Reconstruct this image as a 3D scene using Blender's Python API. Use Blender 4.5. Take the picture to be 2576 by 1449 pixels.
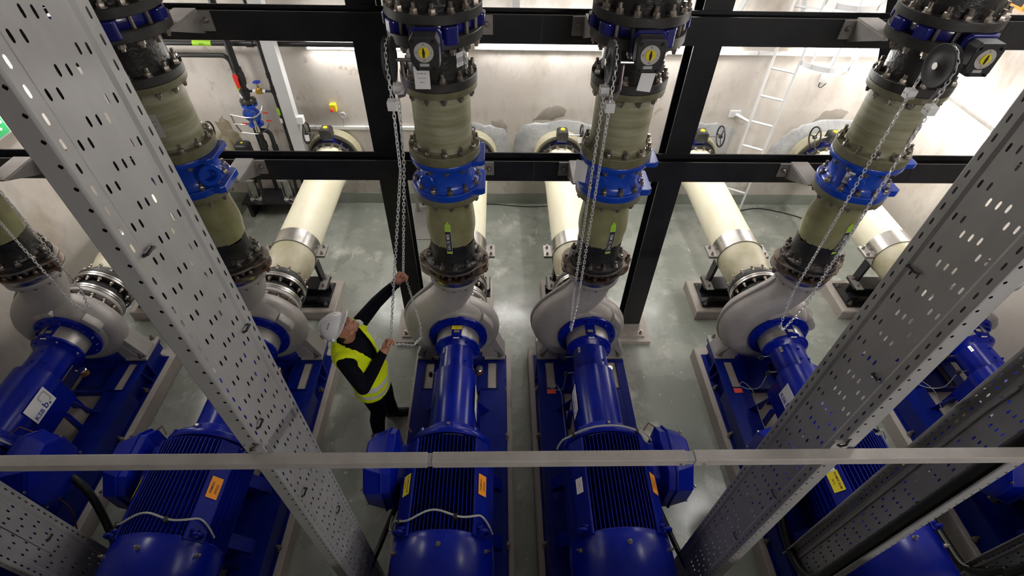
import bpy, bmesh, math, random
from mathutils import Vector, Matrix
random.seed(7)
for _o in list(bpy.data.objects): bpy.data.objects.remove(_o)
SC = bpy.context.scene
COL = SC.collection
PI = math.pi
# ---------------------------------------------------------------- camera
CAMZ = 4.801
cam_d = bpy.data.cameras.new('camera'); cam = bpy.data.objects.new('camera', cam_d); COL.objects.link(cam)
cam_d.sensor_fit = 'HORIZONTAL'; cam_d.sensor_width = 36.0; cam_d.lens = 1293.5221 / 2576 * 36
cam_d.clip_start = .05; cam_d.clip_end = 60
def _camrot(pitch, roll, yaw):
    cp, sp, cy, sy, cr, sr = math.cos(pitch), math.sin(pitch), math.cos(yaw), math.sin(yaw), math.cos(roll), math.sin(roll)
    f = Vector((sy*cp, cy*cp, -sp)); r = Vector((cy, -sy, 0)); u = r.cross(f)
    R = r*cr + u*sr; U = u*cr - r*sr
    return Matrix(((R.x, U.x, -f.x), (R.y, U.y, -f.y), (R.z, U.z, -f.z))).to_4x4()
cam.matrix_world = Matrix.Translation((0, 0, CAMZ)) @ _camrot(.7921, .0264, .0367)
SC.camera = cam
# ---------------------------------------------------------------- world, exposure
w = bpy.data.worlds.new('World'); SC.world = w; w.use_nodes = True
w.node_tree.nodes['Background'].inputs[0].default_value = (.75, .85, 1, 1)
w.node_tree.nodes['Background'].inputs[1].default_value = .02
SC.view_settings.view_transform = 'Standard'; SC.view_settings.look = 'None'
SC.view_settings.exposure = 0.6; SC.view_settings.gamma = 1.0; SC.view_settings.use_curve_mapping = False
LAMP = 44.0        # radiance of the strip lamps on the walls
FILL_HIGH = 44.0       # radiance of the added unseen lamps hung over the hall
FILL_FRONT = 84.0     # radiance of the added unseen lamps on the wall behind the gantry
# ---------------------------------------------------------------- materials
MATS = {}
def mat(name, col, rough=.5, metal=0., col2=None, scale=6., bump=0., bscale=40., detail=4., spec=.5, stretch=None, coat=0., lo=.35, hi=.65, r2=None):
    m = bpy.data.materials.new(name); m.use_nodes = True; nt = m.node_tree; N = nt.nodes; b = N['Principled BSDF']
    b.inputs['Base Color'].default_value = (*col, 1); b.inputs['Roughness'].default_value = rough; b.inputs['Metallic'].default_value = metal
    b.inputs['Specular IOR Level'].default_value = spec
    if coat: b.inputs['Coat Weight'].default_value = coat; b.inputs['Coat Roughness'].default_value = .12
    if col2 or bump:
        tc = N.new('ShaderNodeTexCoord'); mp = N.new('ShaderNodeMapping'); nt.links.new(tc.outputs['Object'], mp.inputs[0])
        if stretch: mp.inputs['Scale'].default_value = stretch
    if col2:
        n = N.new('ShaderNodeTexNoise'); n.inputs['Scale'].default_value = scale; n.inputs['Detail'].default_value = detail; n.inputs['Roughness'].default_value = .6
        nt.links.new(mp.outputs[0], n.inputs['Vector'])
        r = N.new('ShaderNodeValToRGB'); r.color_ramp.elements[0].position = lo; r.color_ramp.elements[1].position = hi
        r.color_ramp.elements[0].color = (*col, 1); r.color_ramp.elements[1].color = (*col2, 1)
        nt.links.new(n.outputs['Fac'], r.inputs[0]); nt.links.new(r.outputs[0], b.inputs['Base Color'])
        if r2 is not None:
            mr = N.new('ShaderNodeMapRange'); mr.inputs['From Min'].default_value = lo; mr.inputs['From Max'].default_value = hi
            mr.inputs['To Min'].default_value = rough; mr.inputs['To Max'].default_value = r2
            nt.links.new(n.outputs['Fac'], mr.inputs['Value']); nt.links.new(mr.outputs[0], b.inputs['Roughness'])
    if bump:
        n2 = N.new('ShaderNodeTexNoise'); n2.inputs['Scale'].default_value = bscale; n2.inputs['Detail'].default_value = 3
        nt.links.new(mp.outputs[0], n2.inputs['Vector'])
        bp = N.new('ShaderNodeBump'); bp.inputs['Strength'].default_value = bump; bp.inputs['Distance'].default_value = .01
        nt.links.new(n2.outputs['Fac'], bp.inputs['Height']); nt.links.new(bp.outputs[0], b.inputs['Normal'])
    MATS[name] = m
    return m
def emit(name, col, s):
    m = bpy.data.materials.new(name); m.use_nodes = True; b = m.node_tree.nodes['Principled BSDF']
    b.inputs['Base Color'].default_value = (*col, 1); b.inputs['Emission Color'].default_value = (*col, 1); b.inputs['Emission Strength'].default_value = s
    MATS[name] = m; return m
def layered(name, base, layers, rough=.6, rough2=None, bump=.15, bscale=30.):
    """noise layers over one another: (colour, scale, lo, hi, amount, stretch)"""
    m = bpy.data.materials.new(name); m.use_nodes = True; nt = m.node_tree; N = nt.nodes; b = N['Principled BSDF']
    tc = N.new('ShaderNodeTexCoord'); prev = None
    for i, (c, s, lo, hi, am, st) in enumerate(layers):
        mp = N.new('ShaderNodeMapping'); mp.inputs['Location'].default_value = (i*3.7, i*1.3, i*2.1); mp.inputs['Scale'].default_value = st or (1, 1, 1)
        nt.links.new(tc.outputs['Object'], mp.inputs[0])
        n = N.new('ShaderNodeTexNoise'); n.inputs['Scale'].default_value = s; n.inputs['Detail'].default_value = 7; n.inputs['Roughness'].default_value = .62
        nt.links.new(mp.outputs[0], n.inputs['Vector'])
        mr = N.new('ShaderNodeMapRange'); mr.inputs['From Min'].default_value = lo; mr.inputs['From Max'].default_value = hi; mr.inputs['To Max'].default_value = am
        nt.links.new(n.outputs['Fac'], mr.inputs['Value'])
        mx = N.new('ShaderNodeMix'); mx.data_type = 'RGBA'
        if prev is None: mx.inputs[6].default_value = (*base, 1)
        else: nt.links.new(prev, mx.inputs[6])
        mx.inputs[7].default_value = (*c, 1); nt.links.new(mr.outputs[0], mx.inputs[0]); prev = mx.outputs[2]
        if i == 0 and rough2 is not None:
            m2 = N.new('ShaderNodeMapRange'); m2.inputs['To Min'].default_value = rough; m2.inputs['To Max'].default_value = rough2
            nt.links.new(mr.outputs[0], m2.inputs['Value']); nt.links.new(m2.outputs[0], b.inputs['Roughness'])
    nt.links.new(prev, b.inputs['Base Color'])
    if rough2 is None: b.inputs['Roughness'].default_value = rough
    if bump:
        n2 = N.new('ShaderNodeTexNoise'); n2.inputs['Scale'].default_value = bscale; n2.inputs['Detail'].default_value = 5
        nt.links.new(tc.outputs['Object'], n2.inputs['Vector'])
        bp = N.new('ShaderNodeBump'); bp.inputs['Strength'].default_value = bump; bp.inputs['Distance'].default_value = .01
        nt.links.new(n2.outputs['Fac'], bp.inputs['Height']); nt.links.new(bp.outputs[0], b.inputs['Normal'])
    MATS[name] = m; return m
mat('blue', (.0005, .007, .23), .25, col2=(.001, .011, .30), scale=3, spec=.32)
mat('blue_fin', (.0005, .0055, .17), .38, col2=(.001, .009, .22), scale=5, spec=.2)
mat('blue_frame', (.0005, .007, .17), .38, col2=(.003, .016, .20), scale=7, hi=.75, spec=.22)
mat('blue_valve', (.0035, .045, .42), .28, col2=(.006, .062, .46), scale=4, coat=.3, bump=.08, bscale=25)
mat('blue_wafer', (.008, .011, .16), .2, coat=.6, bump=.08, bscale=25)
mat('black_pipe', (.012, .012, .012), .33, col2=(.03, .028, .026), scale=5, bump=.5, bscale=45)
mat('black_flange', (.022, .021, .020), .5, col2=(.045, .042, .038), scale=6, bump=.15, bscale=50)
mat('black_steel', (.010, .010, .012), .42, col2=(.022, .022, .025), scale=5, hi=.8)
mat('black_plastic', (.014, .014, .015), .42)
mat('black_gear', (.022, .022, .024), .5, col2=(.05, .05, .05), scale=20, lo=.5, hi=.75)
mat('fibreglass', (.19, .182, .092), .3, col2=(.40, .395, .285), scale=2.2, stretch=(1, 1, 9), detail=6, bump=.12, bscale=14, lo=.3, hi=.72)
mat('fibreglass_flange', (.125, .118, .058), .42, col2=(.21, .20, .13), scale=6, bump=.1)
mat('reducer', (.15, .145, .055), .3, col2=(.34, .33, .18), scale=3, detail=5, bump=.15, bscale=12, lo=.3, hi=.7)
mat('yellow_pipe', (.82, .78, .60), .38, col2=(.72, .63, .40), scale=2.6, stretch=(1, .6, 1), detail=8, lo=.5, hi=.85)
mat('raw_pipe', (.50, .46, .34), .42, col2=(.33, .30, .17), scale=5, detail=7, bump=.1, lo=.35, hi=.7)
mat('steel', (.55, .54, .53), .27, 1., col2=(.42, .40, .38), scale=9)
mat('rust_steel', (.30, .26, .23), .45, .75, col2=(.17, .08, .03), scale=6, lo=.42, hi=.66)
mat('nut', (.42, .38, .34), .36, .9, col2=(.24, .20, .17), scale=60)
mat('galv', (.35, .345, .34), .5, .45, col2=(.42, .42, .42), scale=5, detail=8, stretch=(1, 1, .35))
mat('rail_alu', (.40, .37, .35), .5, .35, col2=(.48, .455, .435), scale=9, detail=7, hi=.7)
mat('bracket_steel', (.27, .25, .235), .5, .4, col2=(.34, .32, .305), scale=6)
mat('dial_silver', (.50, .48, .46), .5, .2)
mat('wheel_grey', (.030, .030, .031), .7)
mat('cast', (.44, .415, .40), .48, .25, col2=(.34, .315, .30), scale=3.5, detail=8, bump=.12, bscale=60)
mat('chain', (.80, .80, .81), .3, .45)
mat('white_paint', (.75, .75, .76), .45)
mat('grey_paint', (.55, .55, .56), .45)
mat('white_plastic', (.80, .80, .80), .4)
mat('paper', (.80, .79, .80), .7)
mat('orange', (.90, .32, .012), .5)
mat('yellow', (.80, .66, .02), .5)
mat('red', (.65, .03, .025), .4)
mat('red_tape', (.95, .10, .06), .6)
mat('green', (.36, .68, .03), .5)
mat('sign_green', (.05, .50, .16), .5)
mat('brass', (.60, .38, .07), .3, .9)
mat('ink', (.01, .01, .012), .7)
mat('logo_blue', (.006, .035, .30), .5)
mat('logo_grey', (.45, .44, .44), .5)
mat('blue_knob', (.01, .05, .45), .4)
mat('brown_wire', (.13, .05, .03), .6)
mat('grey_cable', (.34, .34, .33), .5)
mat('black_cable', (.011, .011, .011), .4, bump=.25, bscale=30)
mat('rubber', (.013, .013, .013), .6)
mat('dark', (.004, .004, .005), .8)
mat('copper_film', (.45, .33, .30), .35, .8, col2=(.30, .24, .33), scale=7)
m = mat('oil_glass', (.30, .12, .03), .1); m.node_tree.nodes['Principled BSDF'].inputs['Transmission Weight'].default_value = .5
layered('floor', (.265, .282, .247), [((.40, .405, .365), 1.3, .45, .70, .85, None), ((.66, .65, .60), 2.6, .58, .72, .8, (1,.8,1)), ((.12, .13, .11), .9, .53, .76, .8, None), ((.78, .77, .73), 19, .655, .70, .7, None), ((.75, .74, .70), 4, .68, .72, .7, (3.5,.5,1))], .2, .5, .10, 14)
layered('wall', (.53, .485, .44), [((.66, .62, .575), .9, .4, .66, .9, None), ((.36, .295, .225), 1.5, .545, .70, .8, (1, 1, .6)), ((.42, .385, .34), 5, .53, .68, .7, (1,1,.5)), ((.26, .205, .145), 3.1, .64, .70, .7, None), ((.40, .33, .26), 26, .69, .74, .5, None)], .85, None, .12, 16)
layered('wall_dark', (.30, .285, .275), [((.36, .345, .335), .9, .4, .7, .8, None), ((.22, .20, .19), 20, .68, .74, .5, None)], .8, None, .10, 16)
layered('concrete', (.42, .375, .335), [((.50, .46, .42), 3, .4, .7, .8, None), ((.26, .23, .20), 5, .60, .76, .6, None), ((.16, .13, .11), 45, .66, .70, .7, None)], .85, None, .25, 60)
layered('mortar', (.30, .305, .31), [((.46, .46, .45), 3, .4, .66, .9, None), ((.20, .20, .20), 7, .55, .7, .6, None)], .5, None, .9, 24)
layered('stain', (.30, .27, .235), [((.40, .36, .32), 6, .4, .7, .8, None)], .8, None, .1, 40)
layered('stain_dark', (.30, .255, .18), [((.12, .095, .045), 6, .42, .66, .9, None), ((.50, .45, .36), 9, .55, .68, .9, None)], .8, None, .1, 40)
layered('skirting', (.30, .325, .285), [((.24, .26, .225), 2, .45, .7, .8, None)], .35, None, .05, 30)
emit('tube_wall', (1, .98, .95), LAMP); emit('tube_fill_high', (1, .98, .95), FILL_HIGH); emit('tube_fill_front', (1, .97, .93), FILL_FRONT)
def perforated(name, col, scale, hole=(.004, .004, .005), metal=.8):
    m = bpy.data.materials.new(name); m.use_nodes = True; nt = m.node_tree; N = nt.nodes; b = N['Principled BSDF']
    uv = N.new('ShaderNodeUVMap'); sc = N.new('ShaderNodeVectorMath'); sc.operation = 'SCALE'; sc.inputs['Scale'].default_value = scale
    fr = N.new('ShaderNodeVectorMath'); fr.operation = 'FRACTION'; nt.links.new(uv.outputs[0], sc.inputs[0]); nt.links.new(sc.outputs[0], fr.inputs[0])
    sp = N.new('ShaderNodeSeparateXYZ'); nt.links.new(fr.outputs[0], sp.inputs[0])
    a = N.new('ShaderNodeMath'); a.operation = 'GREATER_THAN'; a.inputs[1].default_value = .36; nt.links.new(sp.outputs[0], a.inputs[0])
    c = N.new('ShaderNodeMath'); c.operation = 'GREATER_THAN'; c.inputs[1].default_value = .36; nt.links.new(sp.outputs[1], c.inputs[0])
    q = N.new('ShaderNodeMath'); q.operation = 'MULTIPLY'; nt.links.new(a.outputs[0], q.inputs[0]); nt.links.new(c.outputs[0], q.inputs[1])
    mx = N.new('ShaderNodeMix'); mx.data_type = 'RGBA'; mx.inputs[6].default_value = (*col, 1); mx.inputs[7].default_value = (*hole, 1)
    nt.links.new(q.outputs[0], mx.inputs[0]); nt.links.new(mx.outputs[2], b.inputs['Base Color'])
    mm = N.new('ShaderNodeMath'); mm.operation = 'SUBTRACT'; mm.inputs[0].default_value = 1; nt.links.new(q.outputs[0], mm.inputs[1])
    m2 = N.new('ShaderNodeMath'); m2.operation = 'MULTIPLY'; m2.inputs[1].default_value = metal; nt.links.new(mm.outputs[0], m2.inputs[0]); nt.links.new(m2.outputs[0], b.inputs['Metallic'])
    b.inputs['Roughness'].default_value = .35
    MATS[name] = m
perforated('mesh_guard', (.62, .60, .57), 105., metal=.55)
# ---------------------------------------------------------------- geometry helpers
class G:
    def __init__(s): s.v = []; s.f = []; s.uv = {}
    def add(s, vs, fs):
        o = len(s.v); s.v += [tuple(v) for v in vs]; s.f += [tuple(i+o for i in f) for f in fs]; return s
    def box(s, x0, x1, y0, y1, z0, z1):
        return s.add([(x0,y0,z0),(x1,y0,z0),(x1,y1,z0),(x0,y1,z0),(x0,y0,z1),(x1,y0,z1),(x1,y1,z1),(x0,y1,z1)],
                     [(0,3,2,1),(4,5,6,7),(0,1,5,4),(1,2,6,5),(2,3,7,6),(3,0,4,7)])
    def cbox(s, x0, x1, y0, y1, z0, z1, c):           # box with chamfered vertical edges and top
        p = [(x0+c,y0),(x1-c,y0),(x1,y0+c),(x1,y1-c),(x1-c,y1),(x0+c,y1),(x0,y1-c),(x0,y0+c)]
        q = [(x+(c if x < (x0+x1)/2 else -c)*.6, y+(c if y < (y0+y1)/2 else -c)*.6) for x, y in p]
        n = 8
        return s.add([(x,y,z0) for x,y in p]+[(x,y,z1-c*.6) for x,y in p]+[(x,y,z1) for x,y in q],
                     [tuple(range(n-1,-1,-1)), tuple(range(2*n,3*n))]+[(i,(i+1)%n,n+(i+1)%n,n+i) for i in range(n)]+[(n+i,n+(i+1)%n,2*n+(i+1)%n,2*n+i) for i in range(n)])
    def prism(s, poly, a0, a1, axis='z'):             # poly in the two other axes
        n = len(poly)
        def P(u, v, w): return (u,v,w) if axis == 'z' else ((u,w,v) if axis == 'y' else (w,u,v))
        vs = [P(u,v,a0) for u,v in poly]+[P(u,v,a1) for u,v in poly]
        fs = [tuple(range(n-1,-1,-1)), tuple(range(n,2*n))]+[(i,(i+1)%n,n+(i+1)%n,n+i) for i in range(n)]
        return s.add(vs, fs)
    def ring(s, rings, close=True, cap0=True, cap1=True):   # list of rings of points
        n = len(rings[0]); vs = [p for r in rings for p in r]; fs = []
        for k in range(len(rings)-1):
            for i in range(n if close else n-1):
                j = (i+1) % n
                fs.append((k*n+i, k*n+j, (k+1)*n+j, (k+1)*n+i))
        if cap0: fs.append(tuple(range(n-1,-1,-1)))
        if cap1: fs.append(tuple((len(rings)-1)*n+i for i in range(n)))
        return s.add(vs, fs)
    def lathe(s, prof, c=(0,0,0), axis='z', n=32, a0=0., a1=2*PI, cap=False):   # prof: (r, h)
        full = abs(a1-a0-2*PI) < 1e-6
        m = n if full else n+1
        rings = []
        for r, h in prof:
            ring = []
            for i in range(m):
                a = a0+(a1-a0)*i/n; x, y = r*math.cos(a), r*math.sin(a)
                p = (x,y,h) if axis == 'z' else ((x,h,y) if axis == 'y' else (h,x,y))
                ring.append((p[0]+c[0],p[1]+c[1],p[2]+c[2]))
            rings.append(ring)
        return s.ring(rings, full, cap and prof[0][0] > 0, cap and prof[-1][0] > 0)
    def cyl(s, p0, p1, r0, r1=None, n=16):
        return s.tube([p0, p1], [r0, r0 if r1 is None else r1], n)
    def tube(s, pts, r, n=8, closed=False, ell=None):
        pts = [Vector(p) for p in pts]; m = len(pts)
        rs = r if isinstance(r, (list, tuple)) else [r]*m
        rings = []; ref = None
        for i, p in enumerate(pts):
            if closed: t = pts[(i+1) % m]-pts[i-1]
            else: t = pts[min(i+1,m-1)]-pts[max(i-1,0)]
            t.normalize()
            if ref is None: ref = Vector((0,0,1)) if abs(t.z) < .9 else Vector((1,0,0))
            u = ref.cross(t)
            if u.length < 1e-5: u = Vector((1,0,0)).cross(t)
            u.normalize(); v = t.cross(u); ref = v
            rings.append([p+(u*math.cos(2*PI*k/n)*(ell or 1)+v*math.sin(2*PI*k/n))*rs[i] for k in range(n)])
        if closed:
            return s.ring(rings+[rings[0]], True, False, False)
        return s.ring(rings)
    def me(s, name='m', sm=35, bevel=0):
        me = bpy.data.meshes.new(name); me.from_pydata(s.v, [], s.f); me.update()
        if bevel:
            bm = bmesh.new(); bm.from_mesh(me); bmesh.ops.remove_doubles(bm, verts=bm.verts, dist=1e-5)
            es = [e for e in bm.edges if len(e.link_faces) == 2 and e.calc_face_angle(0) > .6]
            bmesh.ops.bevel(bm, geom=es, offset=bevel, segments=2, affect='EDGES', profile=.5); bm.to_mesh(me); bm.free()
        if sm: smooth(me, sm)
        return me
    def build(s, name, mt, parent=None, sm=35, bevel=0, loc=None):
        return ob(name, s.me(name, sm, bevel), mt, parent, loc)
def smooth(me, ang=35):
    me.polygons.foreach_set('use_smooth', [True]*len(me.polygons))
    me.set_sharp_from_angle(angle=math.radians(ang))
def ob(name, me, mt=None, parent=None, loc=None, M=None):
    o = bpy.data.objects.new(name, me); COL.objects.link(o)
    if mt and me is not None and not me.materials: me.materials.append(MATS[mt])
    if parent: o.parent = parent; KIDS.setdefault(parent.name, []).append(o)
    off = OFFS.get(parent.name) if parent else None
    if M is not None: o.matrix_basis = (Matrix.Translation(off) @ M) if off else M
    elif off: o.location = Vector(loc or (0,0,0))+off
    elif loc: o.location = loc
    return o
OFFS = {}; KIDS = {}
def rig(name, label, cat, x, y, z, group=None):
    """an Empty at (x, y, z) whose parts are modelled with x relative and y, z absolute"""
    o = thing(name, label, cat, (x, y, z), group); OFFS[o.name] = Vector((0, -y, -z)); return o
def tag(o, label, cat, group=None, kind=None):
    o['label'] = label; o['category'] = cat
    if group: o['group'] = group
    if kind: o['kind'] = kind
    return o
def thing(name, label, cat, loc=(0,0,0), group=None):
    o = bpy.data.objects.new(name, None); COL.objects.link(o); o.location = loc; o.empty_display_size = .1
    return tag(o, label, cat, group)
def struct(o): o['kind'] = 'structure'; return o
def copy_tree(o, parent=None, cache={}):
    c = o.copy(); COL.objects.link(c)
    if parent: c.parent = parent; KIDS.setdefault(parent.name, []).append(c)
    for ch in KIDS.get(o.name, []): copy_tree(ch, c)
    return c
def basis(c, u, v, n=None):
    u = Vector(u).normalized(); v = Vector(v); v = (v-u*v.dot(u)).normalized(); n = u.cross(v)
    return Matrix(((u.x,v.x,n.x,c[0]),(u.y,v.y,n.y,c[1]),(u.z,v.z,n.z,c[2]),(0,0,0,1)))
_TX = {}
def text_me(s, size):
    k = (s, round(size, 5))
    if k in _TX: return _TX[k]
    cu = bpy.data.curves.new('txt', 'FONT'); cu.body = s; cu.size = size; cu.align_x = 'CENTER'; cu.align_y = 'CENTER'; cu.resolution_u = 2; cu.offset = size*.012
    o = bpy.data.objects.new('txt', cu); COL.objects.link(o)
    me = bpy.data.meshes.new_from_object(o); bpy.data.objects.remove(o); me.name = 'lettering'; _TX[k] = me
    return me
def letters(s, size, mt, parent, M, name='lettering'):
    k = text_me(s, size).copy(); k.materials.clear()
    return ob(name, k, mt, parent, M=M)
def plate(name, parent, c, u, v, w, h, mt, lines=(), ink='ink', th=.002, top=False):
    """thin plate with its own frame (u right, v up); lines: (text, size, x, y)"""
    g = G().box(-w/2, w/2, -h/2, h/2, 0, th)
    o = ob(name, g.me(name, None), mt, parent, M=basis(c, u, v))
    for t, sz, x, y in lines:
        letters(t, sz, ink, o, Matrix.Translation((x, y, th+.0006)))
    return o
_B = {}
def bolt_me(L, s=1.):
    """through bolt along z: nut and stud above 0, shank down to -L, hex head below"""
    k = (round(L, 4), s)
    if k in _B: return _B[k]
    g = G(); r = .0185*s
    g.lathe([(.024*s,0),(.024*s,.004*s)], n=10, cap=True)
    g.lathe([(r,.004*s),(r,.020*s),(r*.86,.024*s)], n=6, cap=True)
    g.lathe([(.0105*s,.02*s),(.0105*s,.048*s)], n=8, cap=True)
    g.lathe([(.0105*s,0),(.0105*s,-L)], n=8)
    g.lathe([(r,-L-.018*s),(r,-L)], n=6, cap=True)
    g.lathe([(.0105*s,-L-.032*s),(.0105*s,-L-.018*s)], n=8, cap=True)
    _B[k] = g.me('bolt', 30); _B[k].materials.append(MATS['nut'])
    return _B[k]
def bolts_z(parent, n, R, z, L, s=1., a0=0., name='bolt', only=None):
    for k in range(n):
        a = a0+2*PI*k/n
        if only and not only(a): continue
        o = ob(name, bolt_me(L, s), None, parent, (R*math.cos(a), R*math.sin(a), z)); o.rotation_euler = (0, 0, random.random()*6)
def bolts_y(parent, n, R, y, L, zc, s=1., a0=0., name='bolt', yc=0):
    """bolts along -y (nut towards the camera)"""
    for k in range(n):
        a = a0+2*PI*k/n
        o = ob(name, bolt_me(L, s), None, parent, (R*math.cos(a), y, zc+R*math.sin(a))); o.rotation_euler = (PI/2, random.random()*6, 0)
def bez(p0, p1, p2, p3, n=10):
    out = []
    for i in range(n+1):
        t = i/n; a = (1-t)**3; b = 3*t*(1-t)**2; c = 3*t*t*(1-t); d = t**3
        out.append(tuple(a*p0[k]+b*p1[k]+c*p2[k]+d*p3[k] for k in range(len(p0))))
    return out
def spline(pts, n=6):
    """Catmull-Rom through points"""
    P = [Vector(p) for p in pts]; P = [P[0]*2-P[1]]+P+[P[-1]*2-P[-2]]; out = []
    for i in range(1, len(P)-2):
        for k in range(n):
            t = k/n; a, b, c, d = P[i-1], P[i], P[i+1], P[i+2]
            out.append(.5*((2*b)+(c-a)*t+(2*a-5*b+4*c-d)*t*t+(3*b-a-3*c+d)*t**3))
    out.append(P[-2]); return out
# ---------------------------------------------------------------- layout
X = [None, -4.10, -2.302, -.391, .859, 2.758, 4.581]      # pump lines, left to right
YD = 3.36                                                # discharge axis
ZA = .90                                                 # shaft height
WH = [None, 'at the far left edge', 'behind the big left cable tray', 'beside the worker', 'right of the centre aisle', 'behind the big right cable tray', 'at the far right edge']
YW = 6.6
XL, XR = -4.95, 5.35
# ================================================================ the setting
def slab(name, mt, *b): return struct(G().box(*b).build(name, mt, None, None))
slab('floor', 'floor', XL-.2, XR+.2, -3.2, YW+.2, -.2, 0)
wb = slab('wall_back', 'wall', XL-.2, XR+.2, YW, YW+.2, 0, 7.4)
slab('wall_left', 'wall', XL-.2, XL, -3.2, YW, 0, 7.4)
slab('wall_right', 'wall', XR, XR+.2, -3.2, YW, 0, 7.4)
slab('wall_front', 'wall_dark', XL-.2, XR+.2, -3.2, -3.0, 0, 7.4)
slab('ceiling', 'wall_dark', XL-.2, XR+.2, -3.2, YW+.2, 7.4, 7.6)
slab('baseboard_back', 'skirting', XL, XR, YW-.012, YW, 0, .185)
slab('baseboard_left', 'skirting', XL, XL+.012, -3.0, YW-.012, 0, .185)
slab('baseboard_right', 'skirting', XR-.012, XR, -3.0, YW-.012, 0, .185)
# unseen gantry behind and below the camera, its front edge set to shade the foreground
slab('shade_gantry_1', 'black_steel', XL, XR, -3.0, -.9, 2.95, 3.05)
# mortar collars and damp stains on the back wall: thin irregular slabs
def blot(name, mt, cx, cz, pts, th, seed=1, jit=.02):
    rnd = random.Random(seed); poly = []
    n = len(pts)
    for i in range(n):
        a, b = pts[i], pts[(i+1) % n]
        for k in range(5):
            t = k/5; poly.append((cx+a[0]+(b[0]-a[0])*t+rnd.uniform(-jit, jit), cz+a[1]+(b[1]-a[1])*t+rnd.uniform(-jit, jit)))
    g = G(); m = len(poly); sx = sum(p[0] for p in poly)/m; sz = sum(p[1] for p in poly)/m
    inner = [(sx+(x-sx)*.94, sz+(z-sz)*.94) for x, z in poly]
    g.ring([[(x, YW+.01, z) for x, z in poly], [(x, YW-.002, z) for x, z in poly], [(x, YW-th, z) for x, z in inner]], True, False, True)
    return g.build(name, mt, wb, 50)
C8 = lambda r, sx=1, sz=1: [(r*sx*math.cos(a*PI/6), r*sz*math.sin(a*PI/6)) for a in range(12)]
blot('mortar_patch', 'mortar', X[4]-.02, .93, [(-.62,-.5),(-.62,.25),(-.45,.42),(.1,.46),(.55,.40),(.66,.1),(.62,-.5)], .02, 3)
blot('mortar_patch', 'mortar', X[3], .93, [(-.5,-.5),(-.5,.3),(0,.42),(.45,.36),(.55,.1),(.5,-.5)], .02, 4)
blot('mortar_patch', 'mortar', X[5]+.05, .93, [(-.55,-.5),(-.55,.25),(-.3,.45),(.2,.44),(.5,.36),(.55,-.5)], .02, 5)
blot('mortar_patch', 'mortar', X[6]-.02, .93, [(-.75,-.5),(-.62,.1),(-.45,.35),(-.1,.52),(.35,.5),(.62,.3),(.6,-.5)], .025, 6)
blot('damp_stain', 'stain', X[4]-.16, 1.50, [(-.24,-.10),(-.05,.08),(.12,.12),(.22,.05),(.20,-.04),(.02,-.10)], .004, 7, .012)
blot('damp_stain', 'stain', X[6]-.02, 1.50, [(-.20,-.12),(-.10,.06),(.10,.10),(.24,.06),(.22,-.02),(.05,-.12)], .004, 8, .012)
blot('damp_stain', 'stain', X[3]+.40, 1.28, [(-.10,-.10),(-.10,.10),(.04,.12),(.12,.02),(.08,-.10)], .004, 9, .01)
blot('damp_stain', 'stain_dark', -3.72, 1.12, [(-.10,-.30),(-.14,.20),(-.02,.30),(.10,.05),(.22,-.34)], .004, 10, .02)
blot('damp_stain', 'stain', 2.62, 1.42, [(-.12,-.05),(-.12,.08),(.02,.06),(.16,-.02),(.10,-.06)], .004, 11, .01)
# ---------------------------------------------------------------- strip lamps
def strip_lamp(label, c, L, axis='x', back=(0,1,0), mt='tube_wall', group='strip lamps along the walls', r=.034):
    t = thing('strip_lamp', label, 'lamp', c, group)
    bx, by, bz = back
    g = G(); h = L/2+.03
    if axis == 'x': g.box(-h, h, *((.02, .075) if by > 0 else ((-.075, -.02) if by else (-.05, .05))), -.045 if by else .02, .045 if by else .075)
    else: g.box(.02*bx if bx > 0 else -.075, .075 if bx > 0 else -.02, -h, h, -.045, .045) if bx else g.box(-.05, .05, -h, h, .02, .075)
    g.build('housing', 'white_plastic', t, None)
    d = Vector((L/2,0,0)) if axis == 'x' else Vector((0,L/2,0))
    G().cyl(-d, d, r, r, 14).build('tube', mt, t, 60)
    for s in (-1, 1):
        G().cyl(d*s, d*s*(1+.05/L), r*1.12, r*1.12, 12).build('end_cap', 'white_plastic', t, 40)
    return t
strip_lamp('bright white strip lamp on back wall left of the left black column', (-1.72, YW-.085, 2.375), 1.2)
strip_lamp('white strip lamp on back wall hidden behind the two middle pipes', (.55, YW-.085, 2.50), 1.5)
strip_lamp('white strip lamp on back wall right of the right black column', (2.35, YW-.085, 2.50), 1.3)
strip_lamp('white strip lamp on back wall above the caged ladder', (4.35, YW-.085, 2.50), 1.3)
strip_lamp('glaring white strip lamp along the right wall', (XR-.085, 5.3, 2.08), 1.9, 'y', (1,0,0))
strip_lamp('white strip lamp along the left wall beside exit sign', (XL+.085, 5.3, 2.45), 1.5, 'y', (-1,0,0))
for x, y, z, lab in ((1.75, 5.2, 4.5, 'middle'), (3.8, 3.9, 5.2, 'right rear'), (-3.9, 4.7, 4.5, 'left')):  # added lamps out of view, hung to light the rear more than the foreground
    strip_lamp('added unseen lamp hung high over the %s of the hall' % lab, (x, y, z), 1.8, 'y', (0,0,1), 'tube_fill_high', 'added high strip lamps', .06)
for x, lab in ((2.0, 'middle'), (3.9, 'right')):  # added lamps out of view, lighting rail front, tray walls and riser pipes
    strip_lamp('added unseen lamp on the %s of the wall behind the gantry' % lab, (x, -2.915, 4.8), 1.6, 'x', (0,-1,0), 'tube_fill_front', 'added lamps behind the gantry', .05)
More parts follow.
